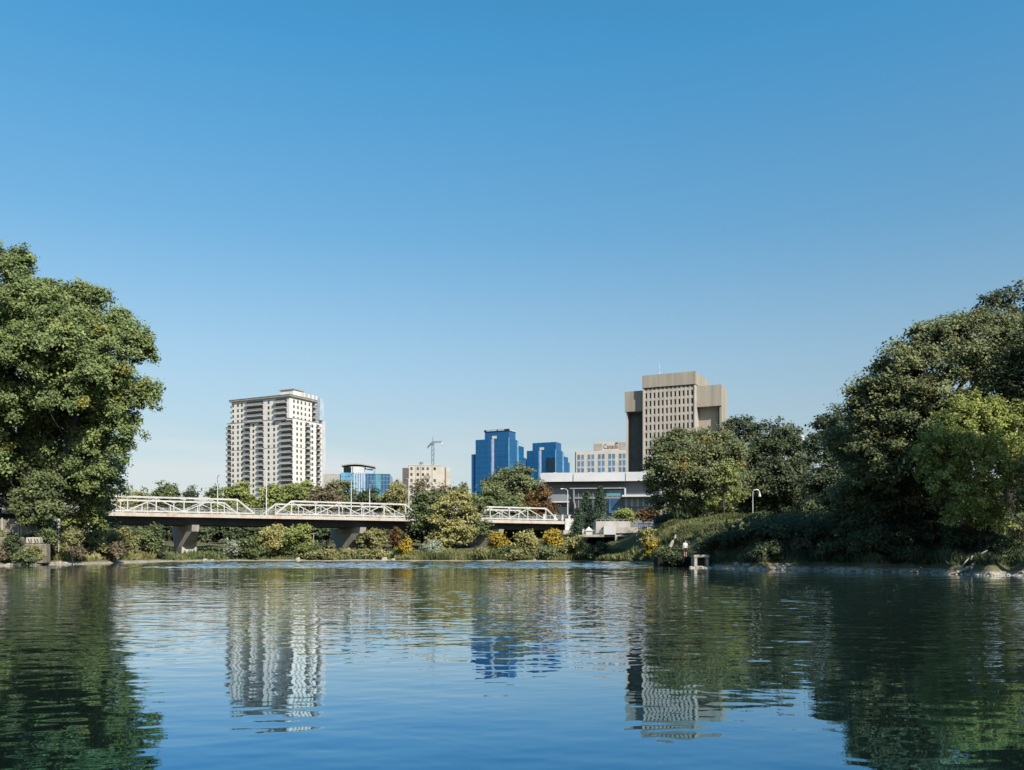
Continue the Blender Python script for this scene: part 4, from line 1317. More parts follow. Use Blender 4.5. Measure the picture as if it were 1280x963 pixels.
q = P(736, 664, 152.5); q.z = tz(669.2)
sk = empty('roof_lantern', q, 0, 'small white pyramid topped kiosk on the terrace walkway', 'kiosk')
mb = MB(); mb.box(-.55, .55, -.55, .55, 0, .75); mb.build('base', M['white_plastic'], sk)
mb = MB(); mb.add([(-.75, -.75, .752), (.75, -.75, .752), (.75, .75, .752), (-.75, .75, .752), (0, 0, 1.55)], [(0, 1, 4), (1, 2, 4), (2, 3, 4), (3, 0, 4), (3, 2, 1, 0)]); mb.build('roof', M['white_plastic'], sk)
q = P(729, 664, 152.5); q.z = tz(669.2)
bo = MB(); bo.tube([(0, 0, 0), (0, 0, .8), (0, 0, .95), (0, 0, 1.1)], [.2, .18, .24, .1], 10)
tag(bo.build('bollard', M['white_plastic'], None, q), 'short white bollard left of the pyramid topped kiosk', 'bollard')
# blue railing
q = P(797, 690, 140); q.z = gz(806, 140) 
br = empty('blue_railing', (q.x, 139, CAMZ + (HZ - 661) * 139 / F - .1), R(-8), 'blue metal railing beside the terrace under the rust bush', 'railing')
mb = MB()
for x in np.arange(0, 2.9, .32): mb.tube([(x, 0, -.6), (x, 0, .45), (x + .12, 0, .8), (x + .25, 0, .85)], [.05, .05, .05, .04], 6)
mb.build('bars', M['blue_metal'], br)
mb = MB(); mb.box(-.1, 2.9, -.05, .05, .80, .92); mb.box(-.1, 2.9, -.05, .05, .1, .2); mb.build('handrail', M['blue_metal'], br)
mb = MB(); mb.box(.75, .95, -.12, -.06, -.8, .55); mb.build('post', M['white_plastic'], br)

# outfall with the person
def wall_between(name, label, cat, pxa, pxb, Y, z0, z1, th, m, bumpy=0.0):
    a = P(pxa, 690, Y); b_ = P(pxb, 690, Y)
    o = empty(name, (a.x, Y, z0), 0, label, cat)
    return o, b_.x - a.x
rw, w = wall_between('retaining_wall', 'low dark concrete wall at the water where a person stands', 'retaining wall', 822, 867, 93, -.5, 0, 0, None)
mb = MB(); mb.box(0, w, 0, 2.6, 0, 1.58); bevelled(mb, 'wall_block', M['dark_concrete'], rw, w=.06)
q = Vector(((857 - 640) * 94 / F, 94.2, 1.08))
person(q, R(10), 'person in white shirt and dark shorts standing on the low wall by the outfall', M['shirt_white'], M['cloth_dark'])
of = empty('culvert_outfall', (P(868, 690, 87).x, 87, -.2), R(-4), 'small pale concrete culvert outfall with square dark opening', 'outfall')
kk = 87 / F
mb = MB()
W0 = 18 * kk
mb.box(0, .28, 0, 2.5, 0, 1.25); mb.box(W0 - .28, W0, .3, 2.5, 0, 1.25); mb.box(-.05, W0 + .05, -.05, 2.5, 1.252, 1.5)
mb.box(.29, W0 - .29, 2.2, 2.45, 0, 1.25)
mb.build('frame', M['pale_stone'], of)
mb = MB(); mb.add([(-.3, -.9, 0), (W0 + .2, -.9, 0), (W0, 0, .0), (0, 0, 0), (-.3, -.9, .22), (W0 + .2, -.9, .2), (W0, 0, .38), (0, 0, .42)],
                  [(3, 2, 1, 0), (4, 5, 6, 7), (0, 1, 5, 4), (1, 2, 6, 5), (2, 3, 7, 6), (3, 0, 4, 7)]); mb.build('apron', M['pale_stone'], of)

def rock_mesh(seed, name='rock'):
    rng = random.Random(seed)
    bm = bmesh.new()
    bmesh.ops.create_icosphere(bm, subdivisions=2, radius=1)
    for v in bm.verts:
        n = v.co.normalized()
        f = 1 + .22 * math.sin(3.1 * n.x + seed) * math.cos(2.7 * n.y - seed) + .12 * rng.uniform(-1, 1)
        v.co = Vector((n.x * 1.0, n.y * .8, n.z * .6)) * f
    me = bpy.data.meshes.new(name); bm.to_mesh(me); bm.free()
    me.materials.append(M['pale_stone'])
    return me
ROCKS = [rock_mesh(i) for i in range(6)]
SHADE_ROCKS = []  # darker stone carries the trees' shade on these waterline rocks
for k_ in range(6):
    me = rock_mesh(k_ + 9); me.materials.clear(); me.materials.append(M['stone']); SHADE_ROCKS.append(me)
rng = random.Random(4)
def rock(px, Y, s, label, group, z=None, pool=None):
    o = inst('rock', (pool or ROCKS)[rng.randrange(6)], None, ((px - 640) * Y / F, Y, (max(gz(px, Y), -.05) if z is None else z) + s * .15), rng.uniform(0, 6))
    o.scale = (s * rng.uniform(.8, 1.3), s * rng.uniform(.7, 1.1), s * rng.uniform(.7, 1.1))
    return tag(o, label, 'rock', group)
for i in range(26):
    px = rng.uniform(893, 992)
    rock(px, float(shore(px)) + rng.uniform(-.3, .9), rng.uniform(.14, .38), 'small pale rock in the sunlit strip along the shaded right bank', 'pale rocks right of the outfall')
for i in range(26):
    px = rng.uniform(1000, 1180)
    rock(px, float(shore(px)) + rng.uniform(-.4, .5), rng.uniform(.1, .26), 'small rock at the dark waterline under the right trees', 'rocks along the dark right waterline', None, SHADE_ROCKS)
for i in range(12):
    px = rng.uniform(864, 890)
    rock(px, 86.3 + rng.uniform(-.6, .8), rng.uniform(.12, .3), 'broken stone lying around the foot of the culvert outfall', 'broken stones at the outfall')
for i in range(22):
    px = rng.uniform(0, 90)
    rock(px, float(shore(px)) + rng.uniform(.0, 2.0), rng.uniform(.15, .4), 'pale stone on the gravel edge below the board fence', 'stones on the left gravel edge')
for px, s in ((372, 1.0), (480, 1.1), (492, .8), (256, .7), (265, .5), (668, .5), (570, .6), (545, .5)):
    lab = {372: 'flat pale boulder right of the yellow green shrub under the bridge', 480: 'larger pale boulder below the dark pier shade', 492: 'rounded pale boulder next to the larger one at the water',
           256: 'pale boulder right of the left bridge pier', 265: 'smaller pale stone beside the left pier boulder', 668: 'single pale rock below the round yellow green bush',
           570: 'pale rock in front of the reeds under the yellow green tree', 545: 'small pale rock left of the reeds'}[px]
    rock(px, float(shore(px)) + 1.6, s * .62, lab, None)
q = P(883, 684, 96)
bk = MB(); bk.add([(-.3, 0, -.4), (.3, 0, -.4), (.34, .4, -.4), (-.3, .4, -.4), (-.32, .0, .3), (.1, .02, .75), (.36, .4, .9), (-.25, .4, .4)],
                  [(3, 2, 1, 0), (4, 5, 6, 7), (0, 1, 5, 4), (1, 2, 6, 5), (2, 3, 7, 6), (3, 0, 4, 7)])
tag(bk.build('stone_block', M['pale_stone'], None, (q.x, q.y, 2.6)), 'broken upright pale block above the culvert outfall', 'stone block')
bk = MB(); bk.tube([(-.35, 0, -.5), (-.05, .05, .1), (.2, .1, .5), (.3, .1, .9)], [.2, .17, .15, .08], 7)
q = P(841, 682, 96)
tag(bk.build('tree_stump', M['driftwood'], None, (q.x, 95.8, 2.6)), 'leaning pale stump left of the person at the wall', 'stump')

# gooseneck lamp on the right bank
q = P(941, 648, 104); q.z = gz(941, 104) - .1
gl = empty('path_lamp', q, 0, 'white gooseneck lamp on the grass edge of the right bank', 'lamp post')
zt_ = CAMZ + (HZ - 613) * 104 / F - q.z
mb = MB(); mb.tube([(0, 0, 0), (0, 0, zt_ * .6), (0, 0, zt_ - .3)], [.07, .055, .045], 8); mb.tube([(0, 0, 0), (0, 0, .35)], [.15, .13], 8)
pts = [(0, 0, zt_ - .3)] + [(.4 - .4 * math.cos(a), 0, zt_ - .3 + .38 * math.sin(a)) for a in np.linspace(.3, math.pi, 8)]
mb.tube(pts, [.055] * len(pts), 8); mb.build('pole', M['steel'], gl)
mb = MB(); mb.tube([(.8, 0, zt_ - .25), (.8, 0, zt_ - .45), (.8, 0, zt_ - .75)], [.06, .11, .19], 12); mb.build('lamp_shade', M['steel'], gl)

q = P(392, 690, 158); q.z = gz(392, 158)
wp = empty('sign_post', q, 0, 'thin pale post with bent top standing under the bridge', 'post')
mb = MB(); zt_ = CAMZ + (HZ - 667) * 158 / F - q.z; mb.tube([(0, 0, 0), (0, 0, zt_)], [.06, .05], 8); mb.build('pole', M['steel'], wp)
mb = MB(); mb.beam((-.25, 0, zt_ - .05), (.4, 0, zt_ + .05), .12, .08); mb.build('cap', M['steel'], wp)

# ------------------------------------------------------------------ left bank fence, wall and post
YF = 110.5
kf = YF / F
fz = CAMZ + (HZ - 668.5) * kf
fe = empty('board_fence', ((0 - 640) * kf, YF, fz), R(3), 'weathered grey board fence at the left edge above the bank', 'fence')
mb = MB()
x = -2.0
rr = random.Random(9)
while x < 4.7:
    w = .145
    if not (2.25 < x < 2.6): mb.box(x, x + w, 0, .035, .12, 1.95 + rr.uniform(-.05, .05))
    x += w + .012
mb.build('boards', M['fence_wood'], fe)
for x in (.3, 2.28, 2.62, 4.75):
    mb = MB(); mb.box(x - .07, x + .07, -.1, -.003, -.5, 2.1); mb.build('post', M['fence_post'], fe)
mb = MB(); mb.box(-2, 4.7, -.05, -.003, .3, .42); mb.box(-2, 4.7, -.05, -.003, 1.5, 1.6); mb.build('rail', M['fence_wood'], fe)
kw = 106.5 / F
lw = empty('bank_wall', ((0 - 640) * kw, 106.5, 0), R(4), 'crumbling grey concrete wall in the left bank with a graffiti block on top', 'wall')
mb = MB(); mb.box(2.3, 5.4, 0, 1.2, .2, 2.55); bevelled(mb, 'wall_block', M['stone'], lw, w=.08)
mb = MB(); mb.box(-2, 2.2, .5, 1.6, .2, 3.4); bevelled(mb, 'wall_block', M['stone'], lw, w=.12)
mb = MB(); mb.box(2.9, 4.6, .1, 1.0, 2.56, 3.35); cbk = bevelled(mb, 'top_block', M['pale_stone'], lw, w=.1)
mb = MB()
for x, s in ((3.35, 1), (3.7, -1), (4.05, 1), (4.35, 1)):
    mb.beam((x - .1, .085, 3.2), (x + .1 * s, .085, 2.7), .02, .09); 
mb.build('graffiti', M['dark_concrete'], cbk)
mb = MB(); mb.tube([(3.0, -.15, 2.5), (3.4, -.25, 1.6), (3.75, -.35, .7)], [.07, .1, .06], 6)
tag(mb.build('fallen_branch', M['bark'], None, ((0 - 640) * kw, 106.5, 0)), 'dark fallen branch leaning on the crumbling bank wall', 'branch')
q = P(73, 690, 112); q.z = gz(73, 112) - .1
mk = empty('marker_post', q, R(5), 'white marker post in front of the dark trunk on the left bank', 'post')
zt_ = CAMZ + (HZ - 648) * 112 / F - q.z
mb = MB(); mb.box(-.21, .21, -.05, .05, zt_ - 1.35, zt_); bevelled(mb, 'board', M['white_plastic'], mk, w=.02)
mb = MB(); mb.tube([(0, .08, -.3), (0, .08, zt_ - .1)], [.05, .05], 8); mb.build('post', M['steel'], mk)

# ------------------------------------------------------------------ driftwood on the right shore
dq = P(1186, 690, 62.5)
dr = empty('driftwood', (dq.x, 62.6, 0), 0, 'long bleached driftwood log lying up the bank at the right edge', 'driftwood')
kd = 62.5 / F
def dp(px, py, dy=0): return ((px - 1186) * kd, dy, CAMZ + (HZ - py) * kd)
mb = MB(); mb.tube([dp(1184, 718, -.3), dp(1200, 714.5, 0), dp(1217, 709, .2), dp(1228, 701, .5), dp(1240, 694, .8), dp(1248, 690, 1.1)], [.05, .13, .15, .14, .11, .05], 8)
mb.build('log', M['driftwood'], dr, smooth=True)
rr = random.Random(3)
for i, (a, b_) in enumerate([((1190, 717), (1214, 711)), ((1196, 716), (1203, 709)), ((1218, 713), (1232, 716)), ((1246, 710), (1253, 704)), ((1253, 704), (1257, 719)),
              ((1262, 712), (1266, 720)), ((1268, 706), (1269, 721)), ((1204, 711), (1216, 697)), ((1215, 700), (1220, 695)), ((1228, 702), (1229, 712)), ((1224, 697), (1236, 688)), ((1246, 716), (1262, 717)), ((1276, 709), (1284, 714))]):
    mb = MB()
    p0 = Vector(dp(*a, rr.uniform(-.2, .4))); p1 = Vector(dp(*b_, rr.uniform(-.2, .4)))
    mid = (p0 + p1) / 2 + Vector((rr.uniform(-.1, .1), 0, rr.uniform(.0, .12)))
    mb.tube([p0, mid, p1], [.06, .055, .03], 6)
    mb.build('branch', M['driftwood'], dr, smooth=True)
for i in range(24):
    px = rng.uniform(1190, 1282)
    rock(px, float(shore(px)) + rng.uniform(-.5, .4), rng.uniform(.09, .22), 'small rock between the driftwood branches at the right edge', 'rocks among the driftwood')

# pale path on the right bank top
pm = MB()
pts = []
for i in range(9):
    px = 836 + 8 * i; Y = 118 + 1.2 * i
    pts.append(((px - 640) * Y / F, Y, gz(px, Y) + .06, (px - 640) * (Y + 2.4) / F, Y + 2.4, gz(px, Y + 2.4) + .06))
vs = []
for p in pts: vs += [p[:3], p[3:]]
pm.add(vs, [(2 * i, 2 * i + 2, 2 * i + 3, 2 * i + 1) for i in range(8)])
tag(pm.build('path', M['path']), 'pale path along the top of the right bank', 'path', kind='structure')

# ------------------------------------------------------------------ trees
# great cottonwood at the left
YC = 112
tree('cottonwood_tree', 'huge green cottonwood tree filling the left edge, its boughs hanging over the bridge end', 'tree', 52, YC,
     px_lobes([(5, 345, 38, 36), (-20, 400, 60, 60, 2), (40, 385, 36, 34), (92, 392, 34, 32), (148, 420, 34, 26), (80, 430, 50, 44, -3), (20, 450, 55, 50, -4),
               (130, 455, 44, 40, -2), (170, 440, 18, 30), (172, 500, 28, 26), (100, 500, 48, 44, -4), (145, 535, 30, 34), (30, 520, 48, 44, -5), (-30, 500, 55, 60),
               (60, 470, 45, 40, 5), (150, 570, 9, 22), (114, 555, 20, 30), (-5, 575, 40, 40, -4), (96, 600, 26, 40, 1), (-50, 590, 50, 50), (186, 494, 16, 14),
               (60, 420, 60, 50, 4), (60, 540, 55, 50, 4), (40, 590, 50, 40, 4), (88, 555, 30, 32, 3), (112, 485, 44, 36, 4), (136, 592, 7, 12), (160, 560, 7, 14), (124, 585, 9, 16), (185, 440, 8, 14), (150, 395, 14, 9), (100, 362, 14, 8), (28, 325, 14, 10), (62, 365, 22, 16), (115, 372, 24, 14), (20, 560, 60, 50, 6), (80, 590, 50, 44, 6), (60, 500, 60, 50, 7), (92, 530, 34, 40, 6), (60, 610, 50, 36, 5), (50, 470, 50, 38, -9), (100, 450, 44, 36, -8), (8, 480, 50, 42, -9), (75, 405, 38, 32, -7), (130, 480, 34, 28, -6)], YC),
     LF['cotton'], 11, leaf=.35, cover=1.9, trunk_r=.8, branches=60, p_accent=.035, rc_k=.19, flat=.8, shell=.5, stems=3)
tree('understory_tree', 'dark green young tree at the foot of the cottonwood behind the white marker post', 'tree', 52, 109,
     px_lobes([(48, 612, 24, 26), (36, 636, 20, 20), (62, 640, 18, 22), (44, 654, 20, 12)], 109), LF['mid'], 12, leaf=.34, cover=1.3)
tree('understory_tree', 'leafy small tree with yellow patches right of the cottonwood trunk', 'tree', 98, 117,
     px_lobes([(100, 620, 18, 26), (112, 650, 20, 22), (90, 655, 16, 18), (122, 618, 16, 26)], 117), LF['bright'], 13, leaf=.34, cover=1.1)
tree('understory_tree', 'shadowed dark tree behind the board fence at the left edge', 'tree', 5, 116,
     px_lobes([(0, 620, 32, 36), (-35, 610, 40, 46), (25, 600, 25, 34)], 116), LF['dark'], 14, leaf=.38, cover=1.3)
tree('understory_tree', 'dark tree in front of the left end of the bridge trusses', 'tree', 122, 126,
     px_lobes([(120, 632, 20, 22), (108, 610, 15, 22), (130, 655, 14, 14)], 126), LF['dark'], 15, leaf=.38, cover=1.2)

# trees beyond the bridge, far ones first
BG = 'trees beyond the bridge'
def bgtree(label, px0, px1, py0, Y, key, seed, py1=None, n=9, **kw):
    py1 = py1 or 672
    return tree('leafy_tree', label, 'tree', (px0 + px1) / 2, Y, auto_lobes(px0, px1, py0, py1, Y, seed, n), LF[key], seed, leaf=max(.4, 3.3 * Y / F), group=BG, branches=14, **kw)
bgtree('low hazy green tree between the cottonwood and the bridge chord', 96, 150, 612, 300, 'mid', 21)
bgtree('low green tree just right of the cottonwood beyond the left truss', 132, 192, 613, 290, 'olive', 22)
bgtree('rounded dark green tree rising above the left truss', 188, 230, 599, 280, 'mid', 23)
bgtree('smaller dark tree at the right shoulder of the rounded one above the left truss', 222, 250, 604, 285, 'dark', 24)
bgtree('narrow dark green tree left of the bright green tree below the apartment tower', 252, 284, 603, 270, 'mid', 25)
bgtree('bright green tree below the left corner of the apartment tower', 272, 322, 598, 240, 'bright', 26)
bgtree('bright green tree right below the middle of the apartment tower', 318, 360, 599, 245, 'bright', 27)
bgtree('fresh green tree below the right side of the apartment tower', 348, 398, 594, 238, 'bright', 28)
bgtree('tan brown tree between the apartment tower and the blue glass offices', 382, 436, 598, 232, 'tan', 29)
bgtree('green tree in front of the left part of the blue glass offices', 404, 446, 593, 250, 'mid', 30)
bgtree('dark green tree under the right part of the blue glass offices', 436, 482, 604, 240, 'dark', 31)
bgtree('olive green tree left of the beige block', 470, 516, 602, 236, 'olive', 32)
bgtree('small dark tree in the gap between glass offices and beige block', 484, 502, 599, 262, 'dark', 33)
bgtree('bare looking tan tree in front of the beige block', 508, 548, 588, 240, 'tan', 34, cover=.6)
bgtree('reddish tan tree right of the beige block', 530, 566, 603, 232, 'rust', 35, cover=.9)
bgtree('rounded dark green tree left of the blue towers', 548, 596, 600, 230, 'mid', 36)
bgtree('big dark olive tree in front of the taller blue tower', 598, 684, 577, 228, 'maple', 37, n=14)
bgtree('grey green tree at the left foot of the big olive tree', 590, 640, 606, 220, 'mid', 38)
tree('leafy_tree', 'rust brown autumn tree above the right truss of the bridge', 'tree', 672, 214,
     auto_lobes(648, 697, 608, 668, 214, 39), LF['rust'], 39, leaf=.62, group=BG, branches=20)
tree('leafy_tree', 'dark green tree in front of the museum wall at the brown tree', 'tree', 640, 209, auto_lobes(612, 664, 618, 672, 209, 40), LF['mid'], 40, leaf=.62, group=BG)
# low fill of woods beyond
def treeline(label, px0, px1, Y, py_top, n, key, seed):
    rg = np.random.default_rng(seed)
    lob = []
    for i in range(n):
        px = px0 + (px1 - px0) * (i + rg.uniform(0, .8)) / n
        h = rg.uniform(.7, 1.1)
        top = HZ - (HZ - py_top) * h
        c = P(px, (top + 680) / 2, Y + rg.uniform(-8, 8))
        lob.append((c.x, c.y, c.z, rg.uniform(4, 8), 5, (680 - top) / 2 * Y / F))
    leaf = 3.6 * Y / F
    C, N, s, ti, CC = foliage(lob, leaf, 1.3, seed, .3)
    NLEAF[0] += len(C)
    tag(inst('woods', leaf_mesh('woods', C, s, N, ti, LF[key], seed)), label, 'woods', kind='stuff')
treeline('far belt of green woods behind the bridge', -120, 720, 330, 622, 60, 'mid', 51)
treeline('far belt of dark woods behind the right bank', 850, 1500, 200, 604, 70, 'dark', 52)
treeline('dark thicket under and behind the bridge', 60, 745, 206, 650, 70, 'dark', 53)
treeline('shaded thicket low on the right bank', 985, 1420, 92, 650, 46, 'dark', 54)

# conifers by the museum
def conifer(label, px, Y, py_top, wpx, seed):
    zb = gz(px, Y) - .1
    base = np.array([(px - 640) * Y / F, Y, zb])
    top = CAMZ + (HZ - py_top) * Y / F
    h = top - zb; rg = np.random.default_rng(seed)
    t = empty('spruce_tree', base, 0, label, 'tree', 'spruces by the museum')
    mb = MB(); mb.tube([(0, 0, 0), (0, 0, h * .5), (0, 0, h * .98)], [.2, .13, .03], 7)
    Cs = []; Ns = []
    wid = wpx * Y / F / 2
    for lv in range(26):
        f = lv / 26
        z = h * (.1 + .88 * f); r = wid * (1 - f) ** .8 * rg.uniform(.75, 1.15) + .1
        for j in range(7):
            th = rg.uniform(0, 6.28)
            tip = np.array([math.cos(th) * r, math.sin(th) * r, z - .25 * r])
            if j < 2: mb.tube([(0, 0, z), tuple(tip)], [.04, .015], 4)
            n = 26
            u = rg.random((n, 1)) ** .7
            Cs.append(np.array([0, 0, z]) * (1 - u) + tip * u + rg.normal(size=(n, 3)) * np.array([.22, .22, .12]))
            Ns.append(unit(rg.normal(size=(n, 3)) * .6 + np.array([0, 0, .6])))
    C = np.concatenate(Cs); N = np.concatenate(Ns)
    NLEAF[0] += len(C)
    ti = np.clip(.4 + rg.normal(size=len(C)) * .25, 0, .9)
    inst('crown', leaf_mesh('crown', C, .38 * rg.uniform(.6, 1.3, len(C)), N, ti, LF['spruce'], seed, .4), t)
    mb.build('trunk', M['bark'], t)
conifer('dark spruce in front of the museum glazing, left of two', 733, 182, 613, 30, 61)
conifer('taller dark spruce in front of the museum glazing, right of two', 750, 180, 606, 34, 62)
conifer('small dark spruce at the end of the bridge parapet', 722, 176, 634, 20, 63)

# trees on the right bank
RB = 'trees on the right bank'
tree('maple_tree', 'rounded green maple with yellow green side in front of the office tower', 'tree', 868, 128,
     px_lobes([(868, 568, 46, 32), (842, 592, 36, 32, -2), (902, 580, 28, 36, -1), (868, 610, 44, 30, -3), (826, 604, 20, 26), (906, 612, 28, 26, -2), (838, 632, 26, 18), (880, 636, 34, 16, -2), (850, 556, 26, 18), (890, 552, 22, 15), (818, 590, 14, 18)], 128),
     LF['maple'], 71, leaf=.34, cover=1.6, branches=40, group=RB, p_accent=.04, rc_k=.26)
tree('leafy_tree', 'yellow green low tree at the right foot of the maple', 'tree', 905, 119,
     px_lobes([(912, 622, 20, 12), (898, 632, 16, 8), (906, 598, 14, 22)], 122), LF['bright'], 72, leaf=.36, cover=1.0, group=RB)
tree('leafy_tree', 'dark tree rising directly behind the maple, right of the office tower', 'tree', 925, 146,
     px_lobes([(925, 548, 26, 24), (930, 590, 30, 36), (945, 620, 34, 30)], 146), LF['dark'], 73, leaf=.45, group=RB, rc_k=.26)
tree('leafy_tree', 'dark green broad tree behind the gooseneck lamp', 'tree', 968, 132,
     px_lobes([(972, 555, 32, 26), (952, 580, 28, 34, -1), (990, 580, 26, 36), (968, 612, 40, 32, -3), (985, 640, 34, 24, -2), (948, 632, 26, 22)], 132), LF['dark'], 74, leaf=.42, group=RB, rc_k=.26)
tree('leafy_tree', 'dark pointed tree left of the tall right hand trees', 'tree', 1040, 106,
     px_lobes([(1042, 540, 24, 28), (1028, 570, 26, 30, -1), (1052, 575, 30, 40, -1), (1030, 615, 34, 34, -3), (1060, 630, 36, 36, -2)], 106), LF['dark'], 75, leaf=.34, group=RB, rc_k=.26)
tree('oak_tree', 'massive dark green oak with a domed crown towering over the right bank', 'tree', 1180, 74,
     px_lobes([(1190, 430, 50, 36), (1130, 470, 44, 38, -1), (1100, 505, 40, 38, -1), (1160, 440, 36, 30), (1240, 425, 50, 34), (1265, 470, 50, 50, -1), (1200, 490, 60, 50, -3), (1140, 530, 50, 44, -3),
               (1090, 550, 34, 40, -1), (1075, 500, 16, 18), (1120, 590, 46, 40, -2), (1230, 540, 55, 50, 2), (1310, 450, 50, 60), (1085, 600, 28, 34), (1150, 620, 44, 30, 1), (1110, 560, 50, 46, 4), (1150, 500, 60, 50, 4), (1180, 580, 60, 50, 4), (1090, 630, 44, 34, 3)], 74),
     LF['maple'], 76, leaf=.25, cover=1.5, branches=70, trunk_r=.55, group=RB, rc_k=.24)
tree('leafy_tree', 'dark ragged tree top showing above the oak at the right edge', 'tree', 1262, 100,
     px_lobes([(1250, 384, 26, 18), (1275, 376, 24, 20), (1226, 396, 14, 9), (1290, 420, 40, 40), (1240, 410, 24, 18)], 100), LF['dark'], 77, leaf=.34, cover=1.0, group=RB, rc_k=.26)
tree('willow_tree', 'bright yellow green drooping tree in front of the oak at the right edge', 'tree', 1228, 66,
     px_lobes([(1225, 528, 46, 34), (1180, 560, 38, 30, -1), (1262, 545, 40, 42), (1215, 575, 44, 34, -2), (1180, 608, 34, 34, -1), (1245, 600, 40, 40, -2), (1205, 640, 34, 28, -1), (1235, 650, 28, 26), (1165, 580, 20, 20), (1290, 590, 34, 50)], 66),
     LF['willow'], 78, leaf=.19, cover=1.2, branches=50, droop=.45, group=RB, rc_k=.24)
tree('leafy_tree', 'dark shaded tree hanging over the water left of the yellow green tree', 'tree', 1120, 76,
     px_lobes([(1110, 640, 44, 30), (1075, 655, 34, 26), (1145, 655, 36, 26), (1100, 610, 36, 34)], 76), LF['dark'], 79, leaf=.28, group=RB, rc_k=.26)
tree('leafy_tree', 'pale leaved small tree hanging over the bank at the far right edge', 'tree', 1290, 62,
     px_lobes([(1285, 640, 22, 30), (1300, 600, 30, 40), (1275, 668, 12, 12)], 62), LF['olive'], 80, leaf=.22, cover=.9, group=RB)
# a neighbour just out of frame keeps the bank in shade
tree('oak_tree', 'tall dark green tree at the very right edge, partly outside the picture', 'tree', 1370, 66,
     px_lobes([(1360, 430, 70, 50), (1320, 500, 50, 50), (1400, 480, 70, 60), (1350, 560, 70, 60)], 66), LF['dark'], 81, leaf=.34, cover=1.2, group=RB)

# added unseen tree past the right edge, placed only to shade the slope
tree('oak_tree', 'added unseen oak past the right edge, put there to shade the bank slope', 'tree', 1486, 52.5,
     [(38, 49, 19, 4.3, 4.3, 7), (36.5, 48, 15, 3.4, 3.4, 5), (39.5, 50, 16, 3.4, 3.4, 5), (38, 49, 24, 3, 3, 3.5)],
     LF['dark'], 82, leaf=.34, cover=1.4, group=RB)

# ------------------------------------------------------------------ shrubs
SG = 'shrubs along the river edge'
def sh(label, px0, px1, py0, py1, key, seed, off=3.0, Y=None, **kw):
    pc = (px0 + px1) / 2
    Y = Y or float(shore(pc)) + off
    return shrub(label, px0, px1, py0, py1, Y, LF[key], seed, group=SG, **kw)
sh('yellow green bush under the bridge right of the left pier', 318, 366, 652, 700, 'yellowgreen', 101, 4)
sh('green bush at the right side of the yellow green one under the bridge', 354, 392, 652, 698, 'bright', 102, 5)
sh('silvery spiky bush at the water left of the yellow green bush', 280, 304, 674, 700, 'silver', 103, 3)
sh('low dark green bush between silvery bush and yellow green bush', 296, 328, 668, 700, 'mid', 104, 3)
sh('dense green bush left of the left bridge pier', 166, 208, 654, 700, 'mid', 105, 7)
sh('low dark green bush touching the left pier at the water', 184, 210, 676, 702, 'dark', 106, 4)
sh('olive bush on the bank above the gravel, left of the green bush', 128, 172, 658, 694, 'olive', 107, 9)
sh('olive brown bush below the leafy small tree on the left bank', 92, 136, 662, 698, 'olive', 108, 7)
sh('dry tan bush at the gravel edge in the middle of the left bank', 112, 160, 678, 702, 'brush', 109, 3)
sh('green and yellow bush right of the crumbling bank wall', 54, 84, 678, 704, 'olive', 110, 5)
sh('dark green bush growing over the bank wall under the fence', 4, 26, 668, 694, 'dark', 111, Y=101.5)
sh('low green bush below the graffiti block', 20, 44, 690, 705, 'mid', 112, Y=100.8)
sh('green bush beside the white marker post', 44, 72, 660, 684, 'mid', 113, Y=109)
sh('olive bush right of the white marker post', 76, 104, 660, 686, 'olive', 114, Y=110)
sh('dry tan bush on the eroded bank below the marker post', 74, 108, 682, 703, 'brush', 115, 4)
tree('shore_tree', 'yellow green feathery tree standing in front of the bridge', 'tree', 568, 158,
     px_lobes([(568, 636, 22, 20), (556, 655, 20, 20), (580, 655, 18, 24), (566, 675, 26, 16), (548, 680, 14, 12), (572, 622, 12, 10)], 158), LF['yellowgreen'], 116, leaf=.42, cover=1.3, flat=.45)
tree('shore_tree', 'dark green tree left of the yellow green feathery tree, hiding the bridge', 'tree', 534, 163,
     px_lobes([(535, 632, 20, 20), (525, 655, 15, 22), (545, 650, 16, 26), (532, 640, 14, 24)], 163), LF['mid'], 117, leaf=.46, cover=1.3)
tree('shore_tree', 'green tree at the right side of the yellow green feathery tree', 'tree', 594, 165,
     px_lobes([(594, 640, 12, 20), (598, 662, 14, 18)], 165), LF['mid'], 118, leaf=.46, cover=1.2)
sh('small yellow bush at the water right of the dark pier shade', 497, 516, 674, 700, 'yellow', 119, 4)
sh('pale green bush at the foot of the yellow green feathery tree', 524, 554, 676, 700, 'silver', 120, 5)
sh('rust orange bush in the shade under the bridge', 488, 502, 658, 688, 'rust', 121, 14)
sh('grey green bush in the shade between the bridge piers', 442, 486, 660, 690, 'olive', 122, 22)
sh('golden yellow bush left of the round yellow green bush', 610, 634, 664, 690, 'yellow', 123, 9)
sh('round yellow green bush below the right truss', 640, 672, 660, 698, 'yellowgreen', 124, 5)
sh('golden bush in front of the bridge abutment', 676, 706, 660, 692, 'yellow', 125, 6)
sh('yellow green bush left of the terrace opening', 702, 736, 668, 699, 'yellowgreen', 126, 4)
sh('low dark green bush between the round bush and the reeds', 612, 644, 684, 702, 'mid', 127, 4)
sh('dark green bush under the golden bush', 664, 706, 684, 702, 'mid', 128, 3)
sh('dark bush under the terrace walkway', 728, 766, 678, 704, 'dark', 129, 4)
sh('tall pale yellow bush left of the low dark wall', 800, 820, 658, 690, 'yellowgreen', 130, 6)
sh('golden bush at the water by the low dark wall', 808, 828, 674, 704, 'yellow', 131, 4)
sh('green bush above the terrace wall', 766, 796, 636, 656, 'bright', 132, Y=160)
sh('rust brown bush above the blue railing', 796, 826, 634, 654, 'rust', 133, Y=146)
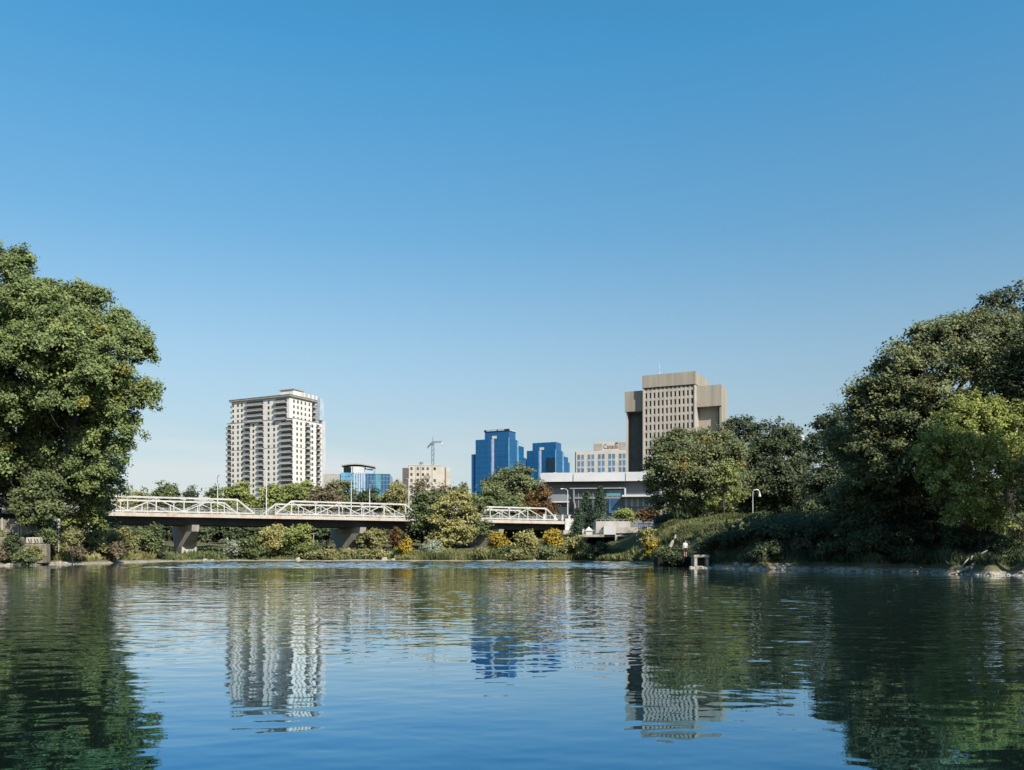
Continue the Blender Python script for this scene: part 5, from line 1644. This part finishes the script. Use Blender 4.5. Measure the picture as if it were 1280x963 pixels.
sh('dark shade bush behind the blue railing', 816, 850, 640, 666, 'dark', 134, Y=140)
sh('grey leafless brush in the shaded right bank', 984, 1022, 664, 706, 'brush', 135, 4, cover=.35)
sh('dark bush at the water under the right trees', 1040, 1090, 672, 714, 'dark', 136, 3)
sh('dark bush at the water left of the driftwood', 1100, 1165, 680, 718, 'dark', 137, 3)
sh('brown dry brush behind the driftwood log', 1195, 1226, 692, 718, 'brush', 138, 2.5, cover=.6)
sh('green bush at the right edge above the driftwood', 1244, 1290, 682, 716, 'mid', 139, 3)
sh('dark bush above the culvert outfall', 866, 884, 688, 698, 'dark', 140, Y=90.5)
sh('dark shaded bush on the slope below the oak', 1010, 1060, 640, 690, 'dark', 141, 12)

sh('dark bush behind the person on the low wall', 832, 866, 680, 700, 'dark', 142, Y=97)
sh('dark bush on the slope directly above the culvert outfall', 862, 900, 674, 700, 'dark', 143, Y=97)
sh('dark bush growing at the left end of the low wall', 818, 838, 684, 706, 'mid', 144, Y=95)
sh('olive weeds bush in front of the crumbling bank wall', 26, 54, 684, 704, 'olive', 145, Y=102)
sh('dry tan bush at the left picture edge on the gravel', -14, 12, 682, 704, 'brush', 146, Y=101)
sh('low dark bush in front of the pale post under the bridge', 376, 404, 679, 700, 'mid', 147, 4)
rb_ = random.Random(21)
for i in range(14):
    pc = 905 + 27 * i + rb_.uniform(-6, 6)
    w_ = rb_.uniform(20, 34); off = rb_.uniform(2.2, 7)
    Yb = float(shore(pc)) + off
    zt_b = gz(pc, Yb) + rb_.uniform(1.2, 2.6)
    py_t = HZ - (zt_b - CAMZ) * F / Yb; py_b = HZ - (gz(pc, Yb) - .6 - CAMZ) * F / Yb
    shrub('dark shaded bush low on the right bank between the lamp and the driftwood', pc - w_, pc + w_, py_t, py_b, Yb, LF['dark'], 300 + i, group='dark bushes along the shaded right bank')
sh('dark weeds bush hanging over the front of the low wall', 834, 852, 691, 706, 'dark', 148, Y=92.7)
for i in range(18):
    pc = 392 + 20.5 * i + rb_.uniform(-7, 7)
    Yb = float(shore(pc)) + rb_.uniform(2.2, 7)
    w_ = rb_.uniform(9, 20); hgt_ = rb_.uniform(1.0, 2.4)
    py_b = HZ - (gz(pc, Yb) - .5 - CAMZ) * F / Yb
    shrub('low olive weedy bush in the tangle along the far shore', pc - w_, pc + w_, py_b - hgt_ * F / Yb, py_b, Yb, LF['olive'], 330 + i, group='low weedy bushes along the far shore', cover=1.0, n=9)
# ground cover
blades('grass', 'dry and green grass over the left bank', 'grass', (-120, 210, 3.2, 14), 26000, .75, LF['olive'], 201)
blades('grass', 'sunlit grass on the slope of the right bank', 'grass', (815, 960, 9, 26), 60000, .5, LF['drygrass'], 202, wid=.08)
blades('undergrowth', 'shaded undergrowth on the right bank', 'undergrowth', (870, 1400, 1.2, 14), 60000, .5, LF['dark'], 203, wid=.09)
blades('reeds', 'green reeds along the water under the bridge', 'reeds', (495, 640, 1.2, 7), 26000, 1.0, LF['drygrass'], 204, spread=.22, wid=.07)
blades('grass', 'grass and weeds along the shore right of the reeds', 'grass', (640, 830, 1.6, 9), 22000, .8, LF['drygrass'], 205, wid=.09)
blades('undergrowth', 'weeds on the gravel flat under the bridge', 'undergrowth', (210, 500, 2.5, 40), 26000, .8, LF['mid'], 206)
print('leaves', NLEAF[0])
